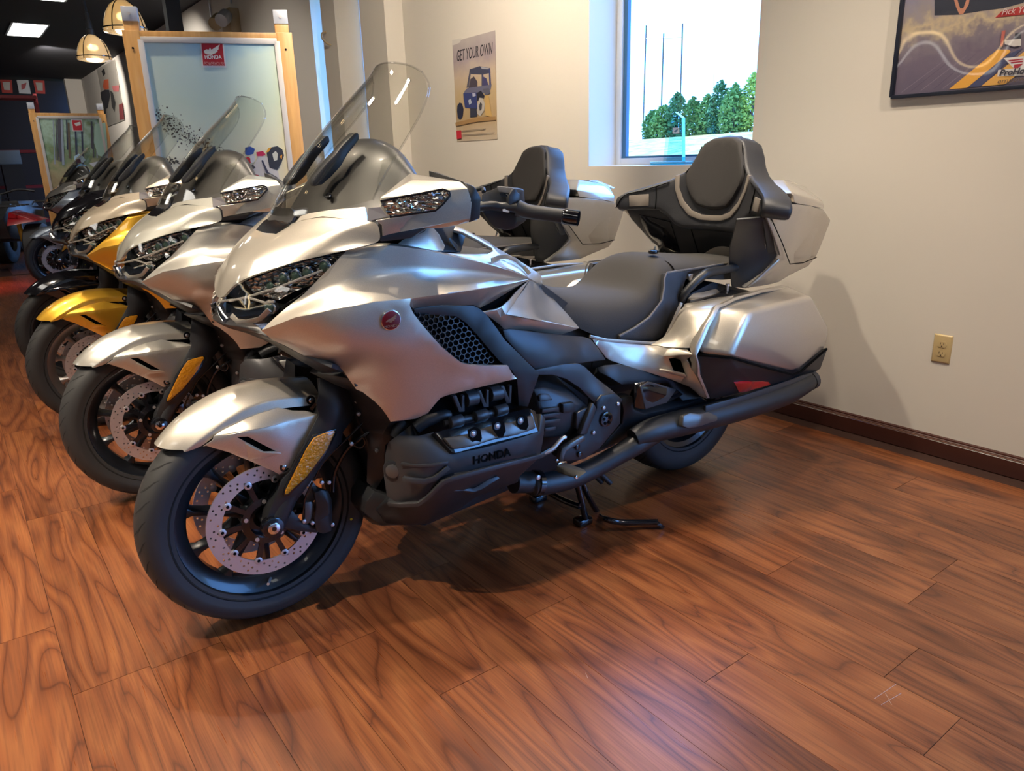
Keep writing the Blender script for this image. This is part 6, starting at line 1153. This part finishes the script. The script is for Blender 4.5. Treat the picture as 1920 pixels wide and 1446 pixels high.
q = [tuple(Vector(p)-ab) for p in [(-3.2850,-2.8848,1.3790),(-3.2850,-2.8571,1.3915),(-3.2850,-2.8611,1.3780),(-3.2850,-2.8750,1.3737)]]
decal('award_label_wing', q, (.1, .2, .3), nX, .001, aw)

# ------------------------------------------------------------------ ceiling things
M_PRISM = D.materials.new('prismatic_lamp_glass'); M_PRISM.use_nodes = True
b_ = bsdf(M_PRISM); b_.inputs['Base Color'].default_value = (.75, .66, .48, 1); b_.inputs['Roughness'].default_value = .2; b_.inputs['Transmission Weight'].default_value = .6; b_.inputs['Coat Weight'].default_value = .5; b_.inputs['Emission Color'].default_value = (1, .66, .30, 1); b_.inputs['Emission Strength'].default_value = .13
M_BULB = mat('warm_bulb', (1, .8, .5), .5, emit=(1, .72, .36), es=9.)
M_TUBE = mat('fluorescent_panel', (1, 1, 1), .5, emit=(1, .96, .88), es=5.)
def pendant(x, y, zb, r, label):
    e = empty('pendant_lamp', (x, y, zb)); tag(e, label, 'lamp', 'glass dome pendant lamps')
    pr = [(0, r), (.05*r, r*.995), (.45*r, r*.93), (.85*r, r*.80), (1.2*r, r*.58), (1.42*r, r*.30), (1.45*r, r*.22)]
    lathe('lamp_shade', [(o, q) for o, q in pr]+[(o-.004, q-.006) for o, q in pr[::-1]], (0, 0, 0), M_PRISM, e, axis='z', n=48)
    lathe('shade_ring', [(.0, r*1.0), (.0, r*1.03), (.06*r, r*1.03), (.06*r, r*1.0)], (0, 0, .12*r), M_PLASTG, e, axis='z', n=48)
    lathe('lower_lens', [(-.03*r, r*.96), (-.02, r*.5), (-.025, .001), (-.015, .001), (0, r*.98)], (0, 0, 0), M_PRISM, e, axis='z', n=40)
    for k in range(4):
        a = PI/4+k*PI/2; tube('guard_wire', [(math.cos(a)*q*1.02, math.sin(a)*q*1.02, o) for o, q in pr], .004, M_PLASTG, e, n=6)
    rod('bulb', (0, 0, r*.55), (0, 0, r*.85), r*.30, M_BULB, e, 20, bevel=.02)
    lathe('lamp_neck', [(r*1.42, r*.24), (r*1.75, r*.24), (r*1.8, r*.18), (r*2.1, r*.2), (r*2.3, r*.13), (r*2.7, r*.13), (r*2.75, .0), (r*1.42, .0)], (0, 0, 0), M_PLAST, e, axis='z', n=24)
    tube('lamp_cord', [(0, 0, r*2.6), (.01, 0, (3.32-zb)*.5+r), (0, 0, 3.32-zb)], .012, M_PLAST, e, n=8)
    l = lamp('pendant_light', 'POINT', (x, y, zb-.06), 4, WARM, shadow_soft_size=.1)
PD = [(-1.4312,-8.4300,2.2666),(-1.2938,-8.4300,2.2966),(-1.5910,-8.4300,2.2933)]; p = PD[0]; r_ = (Vector(PD[1])-Vector(PD[2])).length/2
pendant(p[0], p[1], p[2], r_, 'glass dome pendant lamp, the lower left of the two near the maple frame')
PD = [(-1.4771,-7.1500,2.3346),(-1.3243,-7.1500,2.3553),(-1.6479,-7.1500,2.3704)]; p = PD[0]; r_ = (Vector(PD[1])-Vector(PD[2])).length/2
pendant(p[0], p[1], p[2], r_, 'glass dome pendant lamp, higher and right, partly behind the frame post')
def troffer(x, y, w_=.42, l_=1.15, label='flat white ceiling light panel', g='ceiling light panels', on=True):
    e = empty('ceiling_light', (x, y, 3.32)); tag(e, label, 'light', g)
    box('light_housing', (-w_/2-.03, -l_/2-.03, -.012), (w_/2+.03, l_/2+.03, -.001), M_ALU, e)
    box('light_diffuser', (-w_/2, -l_/2, -.018), (w_/2, l_/2, -.008), M_TUBE, e)
troffer(-1.54, -14.08, label='white ceiling light panel at the upper left, the whole one in view'); troffer(-1.52, -11.0, label='white ceiling light panel cut by the top edge of the picture')
for x, y in ((.9, -.6), (-1.3, 2.2), (1.6, -4.8), (3.6, -1.5), (1.6, -9), (3.8, -6), (1.6, 2.4)):  # unseen panels past the view, added as emitters for reflections
    h_ = box('unseen_light_panel_housing', (x-.24, y-.605, 3.308), (x+.24, y+.605, 3.3205), M_ALU, ce)
    box('unseen_light_panel_diffuser', (x-.21, y-.575, 3.302), (x+.21, y+.575, 3.312), M_TUBE, h_)
for k, (z_, cm) in enumerate(((2.72, M_TUBE), (2.95, M_BULB))):  # unseen light strips added to give the framed picture its reflections
    h_ = box('added_strip_channel', (7.24, -9.0, z_-.05), (7.30, -1.5, z_+.05), M_ALU, D.objects['wall_behind']); box('added_strip_tube', (7.21, -8.9, z_-.03), (7.25, -1.6, z_+.03), cm, h_)
# ceiling spot lamps (warm) over the machines, plus added unseen ones brightening walls
def spot(x, y, tx, ty, tz, e_, col=WARM, size=80, r=.035):
    s = lamp('ceiling_and_fill_spot', 'SPOT', (x, y, 3.22), e_, col, target=(tx, ty, tz), spot_size=math.radians(size), spot_blend=.6, shadow_soft_size=r)
    if y < -8: return
    d = (Vector((tx, ty, tz))-Vector((x, y, 3.22))).normalized(); a = Vector((x, y, 3.22))
    c = rod('track_and_fill_spotlight', a-d*.09+Vector((0, 0, .02)), a-d*.012, .045, M_PLAST, ce, 16); rod('spot_stem', (x, y, 3.32), (x, y, 3.23), .01, M_PLAST, c, 8)
    rod('spot_face', a-d*.014, a-d*.010, .038, M_BULB, c, 16)
for x, y, tx, ty, tz, e_ in SPOTS: spot(x, y, tx, ty, tz, e_, WARM if y > -7 else (1, .92, .84))

# emergency light, conduits, post and hook
el = [(-3.1820,-10.1231,2.9570),(-3.1820,-9.4904,2.7803),(-3.1820,-9.8680,2.9639),(-3.1820,-9.6878,2.8267),(-3.1820,-9.5884,2.8988),(-3.1820,-9.5060,2.7824)]
cx_, cy_, cz_ = XW, (el[4][1]+el[5][1])/2, (el[0][2]+el[1][2])/2
em = empty('emergency_light', (XW, cy_, cz_)); tag(em, 'beige twin head emergency light high on the wall above the maple frame', 'light')
sc_ = abs(el[4][1]-el[5][1])
M_BEI = mat('beige_plastic', (.42, .33, .20), .5)
box('light_box', (0, -.16, -.14), (.12, .16, .14), M_BEI, em, bevel=.01)
for a in (-.16, .10): rod('lamp_head', (.14, a+.02, .06), (.24, a+.12, -.02), .075, M_ALU if a > 0 else M_BEI, em, 20, bevel=.01)
for i, (a, lb) in enumerate((([(-3.1820,-10.3602,3.3124),(-3.1820,-10.3889,3.0664)], 'thin grey conduit on the wall, the longer of two above the frame'), ([(-3.1820,-9.5653,3.1775),(-3.1820,-9.5667,3.0843)], 'thin grey conduit on the wall, the shorter of two above the frame'))):
    c = Vector(a[0]); d_ = Vector(a[1]); o = rod('conduit', (XW+.02, d_.y, 3.31), (XW+.02, d_.y, d_.z), .012, M_ALU, None, 8); tag(o, lb, 'pipe', 'wall conduits')
o = box('steel_post', (-2.66, -9.98, 0), (-2.50, -9.84, 3.32), mat('dark_steel', (.045, .05, .06), .5)); tag(o, 'dark steel post rising to the ceiling behind the frame', 'post')
hk = [(-2.9520,-6.5446,2.3527),(-2.9520,-6.4707,2.2420)]; o = tube('wall_hook', [(-2.95, hk[0][1], hk[0][2]), (-2.92, hk[0][1]-.02, hk[0][2]-.01), (-2.91, (hk[0][1]+hk[1][1])/2-.04, (hk[0][2]+hk[1][2])/2), (-2.92, hk[1][1]-.01, hk[1][2]+.01), (-2.95, hk[1][1], hk[1][2])], .008, M_BEI, None, n=8); tag(o, 'small cream hook on the white pilaster', 'hook')
# mural and small far posters
mu = [(-3.1820,-18.6348,3.3035),(-3.1820,-16.6970,3.2738),(-3.1820,-16.7080,2.1941),(-3.1820,-18.6428,2.1597)]
o = mk('wall_mural', [(XW+.01, p[1], p[2]) for p in mu], [(0, 1, 2, 3)], skymat('grey_splatter_print', 2, 3.3, [(0, (.35, .33, .28)), (.5, (.30, .28, .24)), (1, (.38, .35, .3))], .8, 6), None, solid=.008, soff=0); tag(o, 'tall grey mural of a leaping dirt bike on the far right wall', 'poster')
for i, (pp, col) in enumerate((([(-3.1820,-18.1671,3.2218),(-3.1820,-17.8399,3.2387),(-3.1820,-17.7985,3.1347),(-3.1820,-18.0312,3.1070)], (.02, .02, .02)), ([(-3.1820,-18.0500,3.0411),(-3.1820,-17.5769,3.0139),(-3.1820,-17.7039,2.8420),(-3.1820,-18.1374,2.8615),(-3.1820,-18.3259,2.9290)], (.42, .08, .03)), ([(-3.1820,-18.6753,2.8536),(-3.1820,-18.1374,2.8615),(-3.1820,-17.6744,2.8228),(-3.1820,-17.6940,2.7068),(-3.1820,-18.2029,2.5035),(-3.1820,-18.4951,2.5227),(-3.1820,-18.7172,2.7154)], (.02, .02, .025)), ([(-3.1820,-17.5998,2.7999),(-3.1820,-17.3640,2.7474),(-3.1820,-17.2826,2.5426),(-3.1820,-17.5245,2.3913),(-3.1820,-17.7020,2.5045)], (.03, .03, .03)), ([(-3.1820,-18.5881,2.6352),(-3.1820,-18.3624,2.5491),(-3.1820,-18.4720,2.3441),(-3.1820,-18.7074,2.3216)], (.03, .03, .03)), ([(-3.1820,-17.3458,2.8612),(-3.1820,-16.6561,2.8172),(-3.1820,-16.7537,2.7140),(-3.1820,-17.2616,2.7555)], (.40, .12, .12)), ([(-3.1820,-16.9678,2.4876),(-3.1820,-16.6070,2.4947),(-3.1820,-16.6939,2.2096),(-3.1820,-17.1319,2.2173)], (.16, .03, .03)))):
    decal('printed_bike', pp, col, nX, .016+.001*i, o)
for i, (pp, c1_, c2_, lb) in enumerate((([(-1.6266,-21.4800,3.3152),(-1.8518,-21.4800,3.3119),(-1.8180,-21.4800,3.0253),(-1.6128,-21.4800,3.0314)], (.45, .03, .02), (.55, .5, .45), 'small red and white sign on the dark far wall, leftmost of three'), ([(-1.9458,-21.4800,3.3152),(-2.1781,-21.4800,3.3234),(-2.1751,-21.4800,3.0230),(-1.9438,-21.4800,3.0286)], (.55, .56, .58), (.35, .06, .07), 'small white sign with a red wing on the dark far wall, middle of three'), ([(-2.2742,-21.4800,3.3268),(-2.4985,-21.4800,3.3231),(-2.4665,-21.4800,3.0304),(-2.2738,-21.4800,3.0371)], (.45, .03, .02), (.40, .35, .3), 'small red and white sign on the dark far wall, rightmost of three'))):
    P = [Vector(p) for p in pp]; o = mk('wall_sign', [tuple(p) for p in P], [(0, 1, 2, 3)], flat(c1_), None, solid=.02, soff=0); tag(o, lb, 'sign', 'signs on the far wall')
    c = sum(P, Vector())/4; decal('sign_print', [tuple(c+(p-c)*k_) for p, k_ in zip(P, (.65, .65, .55, .55) if i != 1 else (.35, .6, .2, .5))], c2_, (0, 1, 0), .014, o)

# ------------------------------------------------------------------ quad bikes and shelving in the dark far end
M_REDP = mat('red_fender_plastic', (.30, .008, .012), .25, 0, .5)
M_DKB = mat('dark_blue_plastic', (.02, .04, .08), .4)
def quad(loc, rz, label, fender, s=1.):
    e = empty('quad_bike', loc, rz); tag(e, label, 'vehicle', 'quad bikes at the far end')
    for x in (.62, -.62):
        for y in (.42, -.42):
            t_ = lathe('quad_tyre', [(-.12, .15), (-.12, .26), (-.09, .31), (.09, .31), (.12, .26), (.12, .15)], (x, y, .31), M_RUB, e, n=28)
            lathe('wheel_disc', [(-.03, .02), (-.06, .15), (.06, .15), (.03, .02)], (x, y, .31), M_RIMB, t_, n=20)
    hull('quad_body', [(.75, .15, .45), (.8, .12, .7), (.5, .14, .88), (.1, .16, .78), (-.7, .16, .75), (-.75, .14, .5), (0, .2, .35)], M_PLAST, e, sym=True)
    hull('front_fender', [(.95, .2, .62), (.85, .52, .66), (.35, .52, .66), (.45, .2, .80), (.8, .2, .78)], fender, e)
    hull('rear_fender', [(-.92, .2, .64), (-.85, .52, .66), (-.35, .52, .66), (-.45, .2, .78), (-.8, .2, .76)], fender, e)
    hull('quad_seat', [(.1, .14, .80), (.1, .10, .9), (-.5, .12, .88), (-.55, .15, .80)], M_LEATH, e, sym=True)
    tube('quad_handlebar', [(.25, .38, 1.02), (.32, .2, 1.05), (.38, 0, 1.0), (.32, -.2, 1.05), (.25, -.38, 1.02)], .014, M_PLAST, e)
    tube('steering_column', [(.38, 0, 1.0), (.5, 0, .8)], .02, M_PLAST, e)
    for x0, x1 in ((.45, .95), (-.95, -.45)):
        for k in range(4): tube('rack_bar', [(x0+(x1-x0)*k/3, -.35, .86), (x0+(x1-x0)*k/3, .35, .86)], .010, M_PLAST, e, n=6)
        for y in (-.3, .3): tube('rack_rail', [(x0, y, .86), (x1, y, .86)], .010, M_PLAST, e, n=6)
    for y in (.13, -.13): rod('yellow_spring', (.66, y*2, .40), (.55, y*1.6, .66), .032, M_YELS, e, 12)
M_YELS = mat('yellow_spring_paint', (.65, .30, .01), .4)
quad((-.78, -12.5, 0), math.radians(68), 'dark quad bike with red fenders at the far left, in shadow', M_REDP)
quad((.15, -12.9, 0), math.radians(80), 'dark blue quad bike at the far left edge, in shadow', M_DKB)
quad((-.3, -14.6, 0), math.radians(70), 'red quad bike deeper in the shadowed far end', M_REDP)
sh = empty('red_shelf_unit', (-.7, -16.3, 0)); tag(sh, 'red metal shelving in the dark far end at the left', 'shelf')
M_REDS = mat('red_shelf_paint', (.22, .008, .015), .5)
for x in (-1.0, 0, 1.0, 2.0): box('shelf_post', (x-.03, -.03, 0), (x+.03, .03, 2.6), M_REDS, sh)
for z in (.4, 1.0, 1.6, 2.5): box('shelf_board', (-1.0, -.25, z), (2.0, .25, z+.05), M_REDS, sh)
bxs = [(-0.9198,-15.6000,1.6398),(-1.2435,-15.6000,1.6349),(-1.2009,-15.6000,1.4092)]; o = hull('grey_crate', [(x, y, z) for x in (bxs[0][0], bxs[1][0]) for y in (-15.6, -15.9) for z in (bxs[2][2], bxs[1][2])], mat('pale_blue_grey_board', (.16, .20, .26), .6), None, mirror=False); tag(o, 'pale blue grey crate on the stand at the far left edge', 'box')
st2 = box('display_plinth', (bxs[1][0]+.02, -15.9, 0), (bxs[0][0]-.02, -15.55, bxs[2][2]-.002), mat('dark_plinth', (.015, .015, .02), .6)); tag(st2, 'dark plinth holding the pale crate at the far left', 'plinth')
rm = [(-0.2510,-10.4030,0.0060)]
lamp('added_red_glow_spot', 'SPOT', (.6, rm[0][1]+.3, 3.0), 420, (1, .04, .12), target=rm[0], spot_size=math.radians(30), spot_blend=1., shadow_soft_size=.3)  # unseen lamp added to throw a red glow on the floor

# ------------------------------------------------------------------ outside the window
M_GRASS = mat('dry_grass', (.30, .33, .15), .9)
t = N(M_GRASS, 'ShaderNodeTexCoord'); n = N(M_GRASS, 'ShaderNodeTexNoise'); n.inputs['Scale'].default_value = 2.2; n.inputs['Detail'].default_value = 8
r = ramp(M_GRASS, n.outputs[0], [(.35, (.10, .12, .02)), (.5, (.20, .19, .05)), (.65, (.34, .29, .14))]); lk(M_GRASS, t.outputs['Object'], n.inputs['Vector']); lk(M_GRASS, r.outputs[0], bsdf(M_GRASS).inputs['Base Color'])
V = []; F = []; nx_, ny_ = 40, 40
random.seed(11)
for i in range(nx_+1):
    for j in range(ny_+1):
        x = -3.6-60*(i/nx_)**1.5; y = 14-80*j/ny_
        z = -.25+(max(0, min(1, (-x-6)/16)))**.8*2.15+random.uniform(-.05, .05)*min(1, (-x-3)/6)
        V.append((x, y, z))
for i in range(nx_):
    for j in range(ny_): a = i*(ny_+1)+j; F.append((a, a+1, a+ny_+2, a+ny_+1))
g = mk('grass_bank', V, F, M_GRASS, ang=80, recalc=True); tag(g, 'sunlit grass bank rising outside the window', 'grass', kind='stuff')
M_LEAFS = [mat('bush_leaf_%d' % i, c, .7) for i, c in enumerate(((.10, .22, .06), (.16, .28, .08), (.09, .20, .08), (.28, .38, .08)))]
bush_pts = [(-23.5000,-21.5733,2.0440),(-23.5000,-20.9445,2.1183),(-23.5000,-20.3368,2.1902),(-23.5000,-19.7463,2.2114),(-23.5000,-19.1745,2.2319),(-23.5000,-18.6190,2.2283),(-23.5000,-18.0769,2.1788),(-23.5000,-17.5505,2.1307),(-23.5000,-17.0392,2.0839)]
for i, b_ in enumerate(bush_pts):
    e = empty('shrub', (b_[0]+random.uniform(-.6, .6), b_[1], 1.85)); lab = ('leftmost', 'second from left', 'third from left', 'fourth from left', 'middle', 'fourth from right', 'third from right', 'second from right', 'rightmost')[i]+' green shrub on the bank outside the window'
    hh = (1.15, 1.3, 1.7, 1.5, 1.55, 2.0, 1.6, 1.75, 2.1)[i]; rr_ = random.uniform(.46, .54)
    V = []; F = []
    for k in range(2000):
        a = random.random()*2*PI; t_ = random.random(); rad = rr_*(math.sin(PI*min(1, t_*.8+.2))**.6)*(random.random()**.35); c = Vector((rad*math.cos(a), rad*math.sin(a), hh*t_*(1-.15*random.random())))
        s = random.uniform(.04, .09); u_ = Vector((random.gauss(0, 1), random.gauss(0, 1), random.gauss(0, 1))).normalized(); v_ = u_.orthogonal().normalized(); o = len(V)
        V += [tuple(c+u_*s), tuple(c+v_*s*.6), tuple(c-u_*s), tuple(c-v_*s*.6)]; F.append((o, o+1, o+2, o+3))
    mk('foliage', V, F, M_LEAFS[i % 3 if i < 8 else 3], e); rod('stem', (0, 0, -.3), (0, 0, hh*.6), .05, M_TRIM, e, 8)
    tag(e, lab, 'shrub', 'shrubs on the bank')
pl = [(-26.0000,-24.6102,6.6604),(-26.0000,-24.6672,3.1812),(-26.0000,-23.5903,6.2049),(-26.0000,-23.6074,3.3874),(-26.0000,-22.5671,6.4445),(-26.0000,-22.5259,3.5241)]
for i in range(3):
    a, b_ = pl[2*i], pl[2*i+1]; o = rod('utility_pole', b_[:2]+(1.6,), a, .032, mat('pole_grey_%d' % i, (.03, .035, .03), .8), None, 8)
    tag(o, ('slim pole outside the window, left of the three linked by a wire', 'slim pole outside the window, middle of the three linked by a wire', 'slim pole outside the window, right of the three linked by a wire')[i], 'pole', 'poles outside')
w_ = [(-26.0000,-24.6870,6.1511),(-26.0000,-23.5673,6.0202),(-26.0000,-22.5540,5.9127)]; o = tube('overhead_wire', w_, .02, M_ALU, None, n=6); tag(o, 'thin wire linking the three poles outside', 'wire')
tw = [(-30.0000,-24.0716,4.7771),(-30.0000,-24.0188,3.9591),(-30.0000,-23.9366,4.8214),(-30.0000,-23.8794,3.9479)]; e = empty('mast', (-30, (tw[0][1]+tw[2][1])/2, 1.5)); tag(e, 'faint lattice mast beyond the shrubs outside', 'mast')
for a in (0, 2): p = Vector(tw[a])-Vector(e.location); rod('mast_leg', (0, p.y, 0), tuple(p), .05, M_ALU, e, 6)
for k in range(6): z = .8+k*.35; rod('mast_brace', (0, (tw[0][1]-tw[2][1])/2, z), (0, -(tw[0][1]-tw[2][1])/2, z+.3), .03, M_ALU, e, 6)
bake_all()
